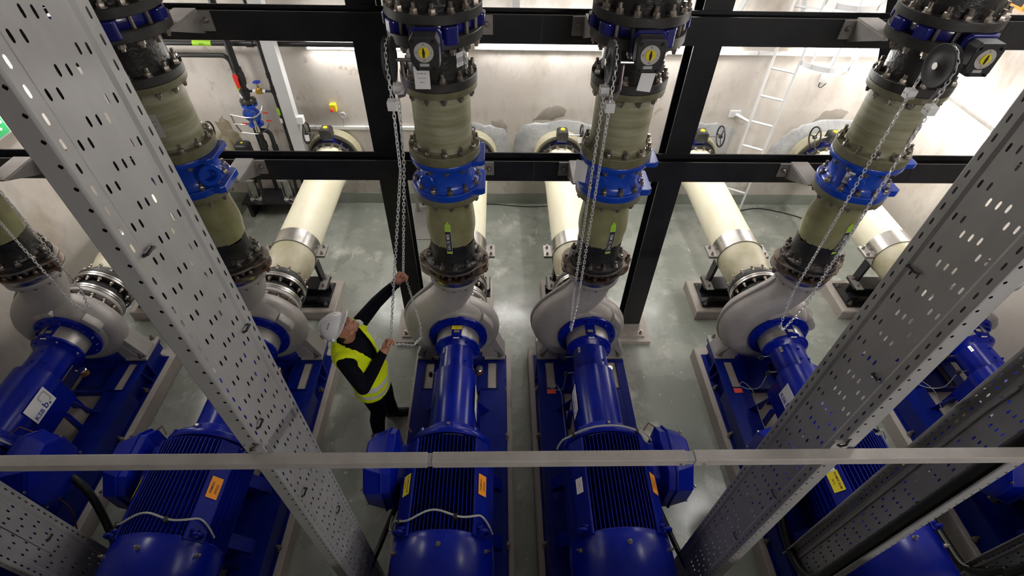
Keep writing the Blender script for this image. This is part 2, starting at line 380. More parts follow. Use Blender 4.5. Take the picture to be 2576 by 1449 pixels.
# white trunking on the back wall
for lab, x0, x1, z in (('thin white cable trunking at mid height on left back wall', -2.62, -1.0, 1.27), ('white cable trunking under the upper beam at centre of back wall', -.3, 1.45, 2.36), ('white cable trunking behind the ladder on back wall', 1.75, XR-.05, 2.33)):
    t = thing('cable_trunking', lab, 'trunking', (x0, YW, z), 'white cable trunking')
    G().box(0, x1-x0, -.035, 0, -.02, .02).build('channel', 'white_plastic', t, None)
    for k in range(int((x1-x0)/.7)+1): G().box(k*.7+.1, k*.7+.115, -.038, -.001, -.023, .023).build('clip', 'grey_paint', t, None)
# ================================================================ black steel frame
def hsec_z(g, cx, y0, w, d, z0, z1, tf=.014, tw=.010):       # flanges face -y / +y
    g.box(cx-w/2, cx+w/2, y0, y0+tf, z0, z1); g.box(cx-w/2, cx+w/2, y0+d-tf, y0+d, z0, z1); g.box(cx-tw/2, cx+tw/2, y0+tf, y0+d-tf, z0, z1)
def hsec_x(g, x0, x1, y0, d, z0, h, tf=.012, tw=.010):
    g.box(x0, x1, y0, y0+tf, z0, z0+h); g.box(x0, x1, y0+d-tf, y0+d, z0, z0+h); g.box(x0, x1, y0+tf, y0+d-tf, z0+h/2-tw/2, z0+h/2+tw/2)
for cx, lab in ((-.965, 'left black steel column standing behind the worker'), (1.560, 'right black steel column rising behind the middle pumps')):
    t = thing('steel_column', lab, 'column', (cx, 3.95, 0), 'black steel columns')
    g = G(); hsec_z(g, 0, 0, .212, .20, .085, 7.39); g.build('shaft', 'black_steel', t, None)
    G().box(-.235, .235, -.16, .36, 0, .055).build('grout_pad', 'concrete', t, None)
    G().box(-.17, .17, -.10, .30, .055, .085).build('base_plate', 'concrete', t, None)
    G().box(-.108, .108, -.012, .0, .085, .19).build('foot_sleeve', 'concrete', t, None)
    for a in (-.13, .13):
        for b in (-.05, .25): ob('anchor_bolt', bolt_me(.02, 1.1), None, t, (a, b, .085))
for z0, lab in ((2.272, 'lower black steel beam spanning the hall behind the pipes'), (3.418, 'upper black steel beam spanning the hall behind the pipes')):
    t = thing('steel_beam', lab, 'beam', (0, 3.80, z0), 'black horizontal steel beams')
    g = G(); hsec_x(g, XL+.01, XR-.01, 0, .148, 0, .192); g.build('profile', 'black_steel', t, None)
    for x in (-3.2, .30, 3.6): G().box(x-.005, x+.005, -.002, 0, .002, .190).build('weld_seam', 'black_flange', t, None)
t = thing('steel_brace', 'short black diagonal steel brace behind the rightmost tall pipe', 'brace', (2.72, 4.06, 3.85))
G().tube([(0,0,.3),(.36,0,-.72)], [.075,.06], 4).build('profile', 'black_steel', t, None)
G().box(-.16, .02, -.06, .06, .28, .31).build('end_plate', 'black_steel', t, None)
# ================================================================ plinths and skid frames
PB = 3.608
def make_plinth(i):
    t = thing('concrete_plinth', 'low concrete plinth under the blue pump %s' % WH[i], 'plinth', (X[i], 2.2, 0), 'concrete pump plinths')
    g = G(); p = .527
    g.ring([[(-p,-2,0),(p,-2,0),(p,PB-2.2,0),(-p,PB-2.2,0)], [(-p,-2,.158),(p,-2,.158),(p,PB-2.2,.158),(-p,PB-2.2,.158)], [(-p+.013,-2,.171),(p-.013,-2,.171),(p-.013,PB-2.213,.171),(-p+.013,PB-2.213,.171)]], True, False, True)
    g.build('block', 'concrete', t, None)
    G().box(-.40, .40, -1.4, PB-2.45, .171, .30).build('grout_fill', 'concrete', t, None)
    return t
plinths = [make_plinth(i) for i in range(1, 7)]
BF = .40      # top of the skid frame
def make_frame():
    t = rig('skid_frame', '', 'frame', 0, 2.2, .171, 'blue skid frames')
    for s in (-1, 1):
        g = G()
        def b(x0, x1, *r): g.box(min(s*x0, s*x1), max(s*x0, s*x1), *r)
        b(.405, .475, .9, 3.50, .1712, .185); b(.395, .407, .9, 3.50, .185, BF-.012); b(.385, .458, .9, 2.92, BF-.012, BF); b(.372, .458, 2.92, 3.55, BF-.012, BF)
        b(.446, .458, .9, 2.90, .185, BF-.012)
        g.build('side_rail', 'blue_frame', t, None)
        g = G(); b(.205, .386, .95, 2.92, BF-.014, BF-.002); g.build('top_plate', 'blue_frame', t, None)
        g = G(); b(.16, .28, 2.92, 3.27, BF-.03, BF-.016); g.build('inner_strip', 'blue_frame', t, None)
        g = G(); b(.282, .372, 2.90, 3.27, .305, BF-.02); g.build('grout_strip', 'concrete', t, None)
        g = G(); g.prism([(s*.40,BF-.013),(s*.472,.19),(s*.40,.19)], 3.16, 3.172, 'y'); g.build('gusset', 'blue_frame', t, None)
        for y in (1.5, 2.5, 3.05): ob('anchor_bolt', bolt_me(.01, 1.2), None, t, (s*.448 if y > 2.9 else s*.466, y, .186))
    G().box(-.42, .42, 2.90, 2.925, .20, BF-.002).build('cross_member', 'blue_frame', t, None)
    G().box(-.46, .46, 3.245, 3.262, .185, BF+.004).build('cross_member', 'blue_frame', t, None)
    G().box(-.205, .205, .95, 2.9, .301, .325).build('grout_strip', 'concrete', t, None)
    G().box(-.16, .16, 2.926, 3.244, .302, .318).build('inner_plate', 'blue_frame', t, None)
    G().box(-.42, .42, 3.262, 3.56, .25, BF-.012).build('pump_seat', 'blue_frame', t, None)
    for s in (-1, 1):
        g = G(); g.box(-.30 if s < 0 else .16, -.16 if s < 0 else .30, 1.28, 1.95, BF, .545); g.build('motor_rail', 'blue_frame', t, None)
    return t
# ================================================================ pump
def volute_mesh():
    g = G(); rings = []; n = 22
    def sec(cx, cz, tx, tz, a, b):
        # ring perpendicular to the path direction (tx, tz); a = in-plane radius, b = half width along y
        nx, nz = tz, -tx
        return [(cx+nx*a*math.cos(q), YD+b*math.sin(q), ZA+cz+nz*a*math.cos(q)) for q in [2*PI*k/n for k in range(n)]]
    T0, T1, K = math.radians(70), math.radians(-190), 44
    for k in range(K+1):
        t = k/K; th = T0+(T1-T0)*t; outer = .352+.185*t**1.1; a = .085+.088*t; c = outer-a
        d = -1
        rings.append(sec(c*math.cos(th), c*math.sin(th), math.sin(th), -math.cos(th), a, .105+.075*t))
    c = .352+.185-.173; p0 = (c*math.cos(T1), c*math.sin(T1))
    dirv = (math.sin(T1), -math.cos(T1))
    path = bez(p0, (p0[0]+dirv[0]*.22, p0[1]+dirv[1]*.22), (-.03, .34), (0, .60), 14)
    for k in range(1, 15):
        q0, q1 = path[k-1], path[min(k+1, 14)]; tx, tz = q1[0]-q0[0], q1[1]-q0[1]; l = math.hypot(tx, tz)
        rings.append(sec(path[k][0], path[k][1], tx/l, tz/l, .173+.004*k/14, .18-.004*k/14))
    rings.append(sec(0, .69, 0, 1, .177, .176))
    g.ring(rings)
    # hub drum joining the spiral to its centre, and the back cover
    g.lathe([(.06,-.155),(.285,-.155),(.31,-.13),(.345,-.06),(.345,.07),(.28,.14),(.20,.17),(.17,.20),(.165,.22)], (0, YD, ZA), 'y', 40, cap=True)
    return g
def rim_bead():
    g = G(); pts = []
    for k in range(30):
        t = k/29; th = math.radians(-60)+math.radians(-130)*t; tt = (math.radians(70)-th)/math.radians(260); o = .352+.185*tt**1.1
        pts.append((o*math.cos(th)*1.0, YD+.03, ZA+o*math.sin(th)))
    q = (pts[-1][0], pts[-1][2])
    for p in bez(q, (q[0]+.03, q[1]+.22), (-.30, ZA+.43), (-.17, ZA+.60), 10)[1:]: pts.append((p[0], YD+.03, p[1]))
    return g.tube(pts, .014, 6)
def make_pump():
    t = rig('centrifugal_pump', '', 'pump', 0, YD, BF, 'blue and grey centrifugal pumps')
    v = volute_mesh().build('volute_casing', 'cast', t, 50)
    rim_bead().build('casting_seam', 'cast', v, 60)
    g = G(); g.prism([(.19,.545),(.30,.40),(.335,.44),(.315,.50),(.24,.60)], YD-.165, YD-.08, 'y')       # cast boss on the right shoulder
    g.v = [(x*.95+.02, y, z+ZA-.35) for x, y, z in g.v]; g.build('cast_lug', 'cast', v, 40, .012)
    g = G(); g.prism([(-.20,.22),(-.16,.30),(.0,.33),(.02,.28),(-.05,.24)], YD-.172, YD-.09, 'y'); g.v = [(x, y, z+ZA) for x, y, z in g.v]; g.build('cast_lug', 'cast', v, 40, .01)
    for s in (-1, 1):
        g = G()
        g.box(min(s*.24, s*.456), max(s*.24, s*.456), 3.275, 3.575, BF+.0, BF+.035)
        g.prism([(s*.24,BF+.03),(s*.445,BF+.03),(s*.43,BF+.09),(s*.33,BF+.36),(s*.22,BF+.40)], 3.40, 3.47, 'y')
        g.prism([(s*.22,BF+.03),(s*.40,BF+.03),(s*.30,BF+.22),(s*.20,BF+.30)], 3.29, 3.33, 'y')
        g.prism([(s*.30,BF+.20),(s*.43,BF+.035),(s*.456,BF+.035),(s*.456,BF+.06),(s*.34,BF+.36)], 3.30, 3.47, 'y')
        g.build('foot', 'cast', t, None, .006)
        for y in (3.30, 3.545): ob('foot_bolt', bolt_me(.012, 1.15), None, t, (s*.395, y, BF+.036))
    # discharge and suction flanges of the casing
    G().lathe([(.16,1.572),(.222,1.572),(.225,1.577),(.225,1.615),(.222,1.62),(.16,1.62)], (0, YD, 0), 'z', 40).build('discharge_flange', 'cast', t)
    G().lathe([(.15,3.57),(.262,3.57),(.266,3.575),(.266,3.606),(.262,3.61),(.15,3.61)], (0, 0, ZA), 'y', 40).build('suction_flange', 'cast', t)
    # lantern: big ring, perforated guard, hub flange, bearing housing
    y0 = YD-.155
    r = G().lathe([(.18,y0),(.272,y0),(.278,y0-.006),(.278,y0-.03),(.270,y0-.036),(.21,y0-.040),(.20,y0-.046),(.18,y0-.046)], (0,0,ZA), 'y', 44).build('lantern_ring', 'blue', t)
    RB = G().lathe([(.015,.002),(.015,-.012),(.008,-.013),(.008,-.026)], axis='y', n=6, cap=True).me('bolt', 30); RB.materials.append(MATS['blue'])
    for k in range(16):
        a = 2*PI*k/16+.1
        ob('bolt', RB, None, r, (.247*math.cos(a), y0-.037, ZA+.247*math.sin(a)))
    yb = 3.035
    for s in (-1, 1):
        me = bpy.data.meshes.new('guard_mesh'); n = 18; vs = []; fs = []; uvs = []
        for k in range(n+1):
            a = PI/2-s*(.24+1.75*k/n)
            for y in (yb, y0-.04): vs.append((.202*math.cos(a), y, ZA+.202*math.sin(a)))
        for k in range(n):
            f = (2*k, 2*k+1, 2*k+3, 2*k+2); fs.append(f if s > 0 else f[::-1])
        me.from_pydata(vs, [], fs); uvl = me.uv_layers.new(name='UVMap')
        for l in me.loops: q = vs[l.vertex_index]; uvl.data[l.index].uv = ((l.vertex_index//2)*1.75/n*.202, q[1])
        smooth(me, 60); ob('guard_mesh', me, 'mesh_guard', t)
    G().lathe([(.198,yb-.01),(.198,y0-.03)], (0,0,ZA), 'y', 6, PI/2-.25, PI/2+.25).build('lantern_bridge', 'blue', t)
    G().lathe([(.12,yb),(.12,y0-.02)], (0,0,ZA), 'y', 24).build('shaft_sleeve', 'dark', t)
    G().lathe([(.15,yb),(.205,yb),(.213,yb-.008),(.213,yb-.024),(.19,yb-.04),(.160,yb-.07),(.155,yb-.10),(.155,2.74),(.15,2.715),(.10,2.71)], (0,0,ZA), 'y', 40).build('bearing_housing', 'blue', t)
    for k in range(6):
        a = PI/2+(k-2.5)*PI/3
        G().cyl((.185*math.cos(a), yb-.055, ZA+.185*math.sin(a)), (.185*math.cos(a), yb-.02, ZA+.185*math.sin(a)), .014, .014, 6).build('bolt', 'blue', t, 30)
    G().lathe([(.0,0),(.055,0),(.06,-.01),(.055,-.02),(.0,-.02)], (0,yb-.012,ZA+.19), 'y', 18).build('sign_boss', 'blue', t)
    for y, x in ((2.90, .02), (2.79, .0), (2.80, .09)):
        zz = ZA+math.sqrt(.155**2-x*x); G().cyl((x, y, zz-.006), (x, y, zz+.014), .012, .010, 6).build('plug', 'blue', t, 30)
    plate('ce_label', t, (.0, yb-.028, ZA+.214), (1,0,0), (0,.75,.66), .054, .030, 'paper', [('CE', .022, 0, 0)])
    plate('type_plate', t, (.0, yb+.045, ZA+.2035), (1,0,0), (0,1,0), .050, .032, 'steel')
    plate('maker_plate', t, (-.112, 2.93, ZA+.112), (0,-1,0), (1,0,1), .06, .025, 'steel', [('KSB', .016, 0, 0)])
    # support foot under the bearing housing, oil cup, sensors
    G().prism([(-.05,.325),(.05,.325),(.03,ZA-.13),(-.03,ZA-.13)], 2.76, 2.79, 'y').build('support_foot', 'blue', t, None)
    o = G().lathe([(0,0),(.034,.002),(.037,.02),(.034,.05),(.02,.056),(0,.056)], (.205, 2.90, .70), 'z', 18).build('oil_cup', 'oil_glass', t)
    G().lathe([(.0,.056),(.036,.056),(.037,.064),(.03,.072),(0,.072)], (.205, 2.90, .70), 'z', 18).build('cap', 'steel', o)
    G().tube([(.205,2.90,.71),(.205,2.90,.68),(.14,2.90,.76)], .009, 8).build('pipe', 'steel', o)
    for y in (2.95, 2.77):
        s = G().cyl((-.150,y,ZA-.02), (-.225,y,ZA-.03), .006, .006, 8).build('sensor', 'steel', t)
        G().lathe([(0,0),(.018,0),(.02,.015),(.016,.045),(.008,.055),(0,.055)], (-.235,y,ZA-.065), 'z', 12).build('sensor_head', 'black_plastic', s)
    return t
# coupling guard between pump and motor
def make_guard():
    t = rig('coupling_guard', '', 'guard', 0, 2.4, BF, 'blue coupling guards')
    prof = []
    for k in range(25):
        a = math.radians(-25)+math.radians(230)*k/24; prof.append((.190*math.cos(a), ZA+.190*math.sin(a)))
    prof = [(.172, .60)]+prof+[(-.172, .60)]
    g = G(); n = len(prof)
    ins = [(x*.93, (z-ZA)*.93+ZA) for x, z in prof]
    g.ring([[(x, 2.135, z) for x, z in prof], [(x, 2.715, z) for x, z in prof], [(x, 2.722, z) for x, z in ins]], False, False, False)
    g.f.append(tuple(2*n+i for i in range(n)))
    g.build('hood', 'blue', t, 40)
    for s in (-1, 1):
        G().box(min(s*.17,s*.215), max(s*.17,s*.215), 2.50, 2.53, BF-.1, .62).build('strut', 'blue', t, None)
        G().prism([(s*.171,.60),(s*.171,BF-.002),(s*.30,BF-.002)], 2.66, 2.668, 'y').build('gusset', 'blue', t, None)
    return t
# ================================================================ motor
MR = .352
def make_motor():
    t = rig('electric_motor', '', 'motor', 0, 1.6, BF, 'blue electric motors')
    b = G().lathe([(.10,1.22),(.262,1.22),(.262,2.0),(.10,2.0)], (0,0,ZA), 'y', 40).build('stator_housing', 'blue_fin', t, 40)
    # upright fins on the crown
    for k in range(15):
        x = -.196+.392*k/14; zt = ZA+math.sqrt(MR**2-x*x)+.002; zb = ZA+math.sqrt(.255**2-x*x)
        h = .003
        f = G(); f.prism([(1.235,zb),(1.955,zb),(1.975,zb+.02),(1.965,zt-.02),(1.945,zt),(1.255,zt)], x-h, x+h, 'x')
        f.build('fin', 'blue_fin', t, None)
    # smooth shoulder panels
    for s in (-1, 1):
        p = [(s*.212, ZA+.275), (s*.212, ZA+.291), (s*.226, ZA+.296), (s*.312, ZA+.182), (s*.305, ZA+.165), (s*.24, ZA+.12)]
        G().prism(p, 1.24, 1.95, 'y').build('shoulder_panel', 'blue_fin', t, None, .004)
        for k in range(9):
            z = ZA+.150-.042*k; xo = math.sqrt(max(MR**2-(z-ZA)**2, .05)); xi = math.sqrt(max(.25**2-(z-ZA)**2, .01))
            g = G(); g.box(min(s*xi, s*xo), max(s*xi, s*xo), 1.24, 1.95, z-.003, z+.003); g.build('side_fin', 'blue_fin', t, None)
        for y0 in (1.34, 1.80):
            G().prism([(s*.20,.545),(s*.42,.545),(s*.42,.58),(s*.30,ZA-.18),(s*.22,ZA-.18)], y0, y0+.10, 'y').build('foot', 'blue_fin', t, None)
        o = G().tube([(s*(.285+.035*math.cos(a)), 1.275, ZA+.245+.035*math.sin(a)) for a in [2*PI*k/16 for k in range(16)]], .012, 8, True).build('lifting_eye', 'blue_fin', t)
        G().lathe([(.0,-.012),(.03,-.012),(.034,0),(.03,.006),(0,.006)], (s*.262, 1.30, ZA+.252), 'y', 16).build('boss', 'blue_fin', t)
    # drive end shield
    d = G().lathe([(.296,1.985),(.322,1.985),(.328,1.995),(.328,2.03),(.318,2.045),(.27,2.065),(.235,2.10),(.215,2.138),(.10,2.14)], (0,0,ZA), 'y', 44).build('end_shield', 'blue', t, 40)
    for k in range(8):
        a = PI/2+2*PI*k/8
        o = G().cyl((.30*math.cos(a), 2.02, ZA+.30*math.sin(a)), (.30*math.cos(a), 2.075, ZA+.30*math.sin(a)), .022, .018, 8).build('lug', 'blue', d, 30)
    G().cyl((0,2.055,ZA+.306), (0,2.055,ZA+.333), .012, .012, 8).build('grease_nipple', 'nut', d, 30)
    # fan cowl
    c = G().lathe([(.338,1.262),(.352,1.262),(.356,1.256),(.356,1.218),(.360,1.210),(.360,.975),(.350,.93),(.315,.895),(.27,.885),(.0,.885)], (0,0,ZA), 'y', 56).build('fan_cowl', 'blue', t, 30)
    for a in (PI/2, PI/2+1.0, PI/2-1.0):
        o = ob('bolt', bolt_me(.003, .7), None, c, (.36*math.cos(a), 1.165, ZA+.36*math.sin(a))); o.rotation_euler = (0, PI/2-a, 0)
    # sensor cable tied across the fins
    return t
def sensor_cable(i, t, dr=0):
    """thin grey cable laid over the motor crown, held by two cable ties"""
    if i in (2, 3):
        pts = []
        for k in range(21):
            a = math.radians(172-150*k/20); rr = MR+.022
            pts.append((rr*math.cos(a), 1.36+.02*math.sin(k*.8)-(.06 if k > 17 else 0)*(k-17)/3, ZA+rr*math.sin(a)))
        pts = [(-.40, 1.50, ZA-.05), (-.405, 1.40, ZA-.02)]+pts
    else:
        pts = []
        for k in range(21):
            a = math.radians(175-150*k/20); rr = MR+.016+(0 if 3 < k < 17 else .02)
            pts.append((rr*math.cos(a), 1.985+.02*math.sin(PI*k/20), ZA+rr*math.sin(a)))
    c = G().tube(spline(pts, 2), .0075, 6).build('sensor_cable', 'grey_cable', t, 60)
    for k in (6, 15) if i in (2, 3) else (5, 16):
        p = pts[k]; G().box(p[0]-.012, p[0]+.012, p[1]-.02, p[1]+.012, p[2]-.025, p[2]+.010).build('cable_tie', 'black_plastic', c, None)
def terminal_box(t, s):
    """side-mounted terminal box; s = -1 left, 1 right"""
    b = rig_part = G()
    def P(x): return s*x
    y0, y1, z0, z1 = 1.60, 2.13, .62, 1.12
    oct_ = lambda c, e=0: [(y0-e+c,z0-e),(y1+e-c,z0-e),(y1+e,z0-e+c),(y1+e,z1+e-c),(y1+e-c,z1+e),(y0-e+c,z1+e),(y0-e,z1+e-c),(y0-e,z0-e+c)]
    g = G(); o = oct_(.10)
    neck = [(1.72,.74),(1.98,.74),(2.0,.76),(2.0,1.0),(1.98,1.02),(1.72,1.02),(1.70,1.0),(1.70,.76)]
    g.ring([[(P(.30),y,z) for y,z in neck], [(P(.375),y,z) for y,z in neck], [(P(.415),y,z) for y,z in o], [(P(.475),y,z) for y,z in o]], True, True, True)
    bx = g.build('terminal_box', 'blue', t, None, .004)
    g = G(); o2 = oct_(.105, .012)
    g.ring([[(P(.470),y,z) for y,z in o2], [(P(.486),y,z) for y,z in o2], [(P(.49),y,z) for y,z in oct_(.105)], [(P(.615),y,z) for y,z in oct_(.13,-.02)], [(P(.628),y,z) for y,z in oct_(.13,-.035)]], True, True, True)
    g.build('lid', 'blue', bx, None, .004)
    for y in (1.64, 2.09):
        for z in (.74, 1.0): G().cyl((P(.622),y,z), (P(.634),y,z), .012, .012, 6).build('screw', 'nut', bx, 30)
    for k in range(3): G().cyl((P(.44),1.68+.14*k,z0-.06), (P(.44),1.68+.14*k,z0+.01), .028, .028, 10).build('cable_gland', 'black_plastic', bx, 30)
    G().tube([(P(.30),2.06,ZA+.18),(P(.35),2.12,ZA+.20),(P(.42),2.11,ZA+.14)], .005, 6).build('earth_wire', 'brown_wire', bx)
    return bx
frame0 = make_frame(); pump0 = make_pump(); guard0 = make_guard(); motor0 = make_motor()
BOX = {1: 1, 2: -1, 3: -1, 4: 1, 5: -1, 6: -1}
SETS = {1: (frame0, pump0, guard0, motor0)}
for i in range(2, 7): SETS[i] = tuple(copy_tree(o) for o in SETS[1])
for i in range(1, 7):
    fr, pu, gu, mo = SETS[i]
    for o in SETS[i]:
        o.location.x = X[i]; OFFS[o.name] = Vector((0, -o.location.y, -o.location.z))
    fr['label'] = 'blue welded steel skid frame %s' % WH[i]
    pu['label'] = 'grey volute pump with blue bearing housing %s' % WH[i]
    gu['label'] = 'blue half-round coupling guard %s' % WH[i]
    mo['label'] = 'blue finned electric motor %s' % WH[i]
    terminal_box(mo, BOX[i])
    sensor_cable(i, mo)
    # makers label on the side of the guard
    s = {1: 1, 2: 1, 3: 1, 4: -1, 5: -1, 6: -1}[i]
    u = (0, s, 0); v = (-s*.05, 0, 1)
    pl = plate('brand_label', gu, (s*.1925, 2.437, ZA+.005), u, v, .255, .182, 'paper')
    letters('KSB', .062, 'logo_blue', pl, Matrix.Translation((-.060, -.052, .003)))
    letters('b', .095, 'logo_blue', pl, Matrix.Translation((.030, -.040, .003)))
    G().prism([(.060,-.072),(.080,-.072),(.072,-.052),(.060,-.054)], .002, .003).build('logo_dot', 'logo_blue', pl, None)
    lp = [(.030,.002),(.030,.045),(.042,.056),(.085,.056),(.097,.045),(.097,-.025),(.085,-.036),(.070,-.036)]
    lr = [(x-.013 if x < .06 else x+.013, y-.013 if y < 0 else y+.013) for x, y in lp]
    g = G()
    for k in range(7): g.add([(*lp[k],.003),(*lp[k+1],.003),(*lr[k+1],.003),(*lr[k],.003)], [(0,1,2,3)])
    g.build('logo_loop', 'logo_grey', pl, None)
# labels on the motors: orange tag right shoulder, yellow tag left shoulder
SH = lambda s: (Vector((s*.2705, 1.60, ZA+.2425)), Vector((s*.086, 0, -.114)).normalized())
for i, num in ((2, '05'), (3, '04'), (4, '03'), (5, '02')):
    mo = SETS[i][3]
    c, dn = SH(1)
    plate('orange_tag', mo, c+Vector((.0016,0,.0012)), (0,1,0), -dn, .15, .085, 'orange', [('PEM001', .027, 0, .017), ('PPE'+num, .027, -.005, -.020)])
    if i in (2, 3, 5):
        c, dn = SH(-1)
        plate('yellow_tag', mo, c+Vector((-.0016,.005,.0012)), (0,-1,0), -dn, .15, .085, 'yellow', [('POMPE EDM', .023, .0, .018), ('N\u00b0'+{2: '5', 3: '4', 5: '2'}[i], .023, 0, -.016)])
    if i in (4, 5):
        c, dn = SH(-1)
        plate('white_tag', mo, c+Vector((-.0016,-.01 if i == 4 else .13,.0012)), (0,-1,0), -dn, .11, .065, 'paper', [('PEM001', .010, 0, .004)])
p3 = SETS[3][1]
plate('yellow_tag', p3, (.0, 3.125, ZA+.206), (1,0,0), (0,1,.1), .094, .042, 'yellow', [('POMPE EDM', .012, 0, .008), ('N\u00b04', .012, 0, -.009)])
for i in (4, 5):
    plate('red_tape', SETS[i][0], (-.33, 2.88, BF+.0005), (1,0,0), (0,1,0), .085, .055, 'red_tape')
for i in (4, 5, 6):     # loops of sensor lead on the skid
    fr = SETS[i][0]
    pts = [(-.235,2.77,ZA-.07),(-.25,2.75,.65),(-.30,2.80,.55),(-.36,2.86,.52),(-.31,2.90,.52),(-.25,2.78,.52),(-.24,2.62,.46),(-.235,2.4,.44),(-.24,2.15,.46)]
    G().tube(spline(pts, 5), .0035, 6).build('sensor_lead', 'grey_cable', fr, 60)
# ================================================================ discharge risers
def fl(prof_r0, R, z0, z1, name, mt, t, n=44, r_in=.1):
    return G().lathe([(r_in,z0),(R-.004,z0),(R,z0+.004),(R,z1-.004),(R-.004,z1),(r_in,z1)], (0,0,0), 'z', n).build(name, mt, t)
def rigz(name, cat, group, z): return rig(name, '', cat, 0, 0, z, group)
ROOT0 = []
def riser():
    out = []
    # upper black pipe
    t = rigz('black_riser_pipe', 'pipe', 'black upper riser pipes', 3.77); out.append((t, 'tall black riser pipe %s'))
    G().lathe([(.232,3.78),(.232,7.39)], n=44).build('pipe', 'black_pipe', t)
    fl(0, .293, 3.77, 3.828, 'flange', 'black_flange', t)
    bolts_z(t, 16, .265, 3.828, .195, 1.2, .08, 'stud')
    # butterfly valve between the two flanges
    t = rigz('butterfly_valve', 'valve', 'blue butterfly valves with chain wheels', 3.68); out.append((t, 'dark blue butterfly valve with chain wheel %s'))
    G().lathe([(.15,3.702),(.246,3.702),(.250,3.71),(.250,3.762),(.246,3.768),(.15,3.768)], n=44).build('wafer_body', 'blue_wafer', t)
    for a in (0, PI, PI/2+.55, -PI/2+.42, -PI/2-.95):
        g = G(); c, s_ = math.cos(a), math.sin(a)
        pts = [(-.045,.20),(.045,.20),(.045,.295),(.03,.31),(-.03,.31),(-.045,.295)]
        g.prism([(c*v-s_*u, s_*v+c*u) for u, v in pts], 3.665 if abs(a+PI/2) < .5 else 3.698, 3.768, 'z'); g.build('lug', 'blue_wafer', t, None, .008)
    # gearbox, dial towards the camera
    zc, yg = 3.695, -.37
    G().box(-.055, .055, -.335, -.23, 3.64, 3.745).build('stem_neck', 'blue_wafer', t, None, .006)
    fp = [(-.075,-.05),(.075,-.05),(.095,-.02),(.095,.07),(.08,.092),(-.06,.092),(-.085,.07),(-.085,-.02)]
    G().prism([(x-.02, zc+z) for x, z in fp], -.365, -.335, 'y').build('mount_plate', 'blue_wafer', t, None, .003)
    gp = [(-.075,-.055),(-.045,-.105),(.065,-.105),(.082,-.085),(.088,.045),(.070,.082),(-.060,.082),(-.08,.055)]
    gb = G().prism([(x-.02, zc+z) for x, z in gp], -.455, -.367, 'y').build('gearbox', 'black_gear', t, None, .007)
    for x, z in ((-.055,.055), (.06,.055), (-.04,-.09), (.055,-.09)): G().cyl((x-.02,-.467,zc+z), (x-.02,-.45,zc+z), .009, .009, 8).build('screw', 'black_plastic', gb, 30)
    G().cyl((-.02,-.455,zc-.002), (-.02,-.460,zc-.002), .054, .054, 20).build('dial_ring', 'dial_silver', gb, 40)
    G().cyl((-.02,-.460,zc-.002), (-.02,-.466,zc-.002), .030, .028, 20).build('dial', 'yellow', gb, 40)
    G().prism([(-.024,zc-.026),(-.016,zc-.026),(-.012,zc),(-.018,zc+.024),(-.022,zc+.024),(-.027,zc)], -.469, -.466, 'y').build('pointer', 'ink', gb, None)
    for x, z, tx in ((-.02,.040,'III'), (.022,-.003,'I'), (-.062,-.003,'O'), (-.02,-.043,'O')):
        letters(tx, .014, 'ink', gb, basis((x,-.4606,zc+z), (1,0,0), (0,0,1)))
    G().box(-.048, .004, -.459, -.455, zc-.078, zc-.062).build('type_plate', 'dial_silver', gb, None)
    # input shaft and chain wheel on the left
    zs = zc-.055
    G().cyl((-.08,-.425,zs), (-.20,-.425,zs), .010, .010, 10).build('input_shaft', 'steel', t)
    w = G().lathe([(.0,-.215),(.030,-.215),(.05,-.204),(.09,-.199),(.100,-.203),(.116,-.205),(.120,-.203),(.114,-.193),(.100,-.186),(.100,-.178),(.114,-.171),(.120,-.162),(.116,-.160),(.100,-.162),(.09,-.166),(.05,-.160),(.03,-.150),(0,-.150)], (-.035,-.425,zs), 'x', 40).build('chain_wheel', 'wheel_grey', t, 30)
    G().cyl((-.258,-.425,zs), (-.249,-.425,zs), .020, .020, 16).build('hub_cap', 'steel', w, 30)
    # guide arm and chain guides
    G().tube([(-.155,-.425,zs),(-.150,-.425,zs-.16),(-.165,-.425,zs-.205),(-.20,-.425,zs-.215)], .010, 4).build('guide_arm', 'copper_film', t, None)
    for y in (-.53, -.315):
        b = G().box(-.245, -.190, y-.028, y+.028, zs-.24, zs-.185).build('chain_guide', 'white_plastic', t, None, .004)
        for yy in (-.015, .015): G().cyl((-.248,y+yy,zs-.212), (-.244,y+yy,zs-.212), .005, .005, 8).build('screw', 'nut', b, 30)
    # black spool piece below the valve
    t = rigz('black_spool_pipe', 'pipe', 'short black spool pipes', 3.36); out.append((t, 'short black flanged pipe below the butterfly valve %s'))
    G().lathe([(.196,3.38),(.196,3.68)], n=44).build('pipe', 'black_pipe', t)
    fl(0, .293, 3.638, 3.70, 'flange', 'black_flange', t); fl(0, .250, 3.362, 3.418, 'flange', 'black_flange', t)
    bolts_z(t, 12, .222, 3.418, .11, 1.12, .2)
    # olive fibreglass pipe
    t = rigz('fibreglass_pipe', 'pipe', 'olive fibreglass riser pipes', 2.83); out.append((t, 'olive green fibreglass pipe with two bolted flanges %s'))
    G().lathe([(.199,2.86),(.199,3.33)], n=48).build('pipe', 'fibreglass', t)
    G().lathe([(.1,3.308),(.218,3.308),(.246,3.316),(.248,3.32),(.248,3.36),(.1,3.36)], n=48).build('flange', 'fibreglass_flange', t)
    G().lathe([(.1,2.832),(.253,2.832),(.256,2.836),(.256,2.896),(.252,2.901),(.205,2.903),(.199,2.92)], n=48).build('flange', 'fibreglass_flange', t)
    bolts_z(t, 12, .229, 2.902, .115, 1.1, .1)
    # bright blue check valve
    t = rigz('check_valve', 'valve', 'bright blue check valves', 2.48); out.append((t, 'bright blue flanged check valve %s'))
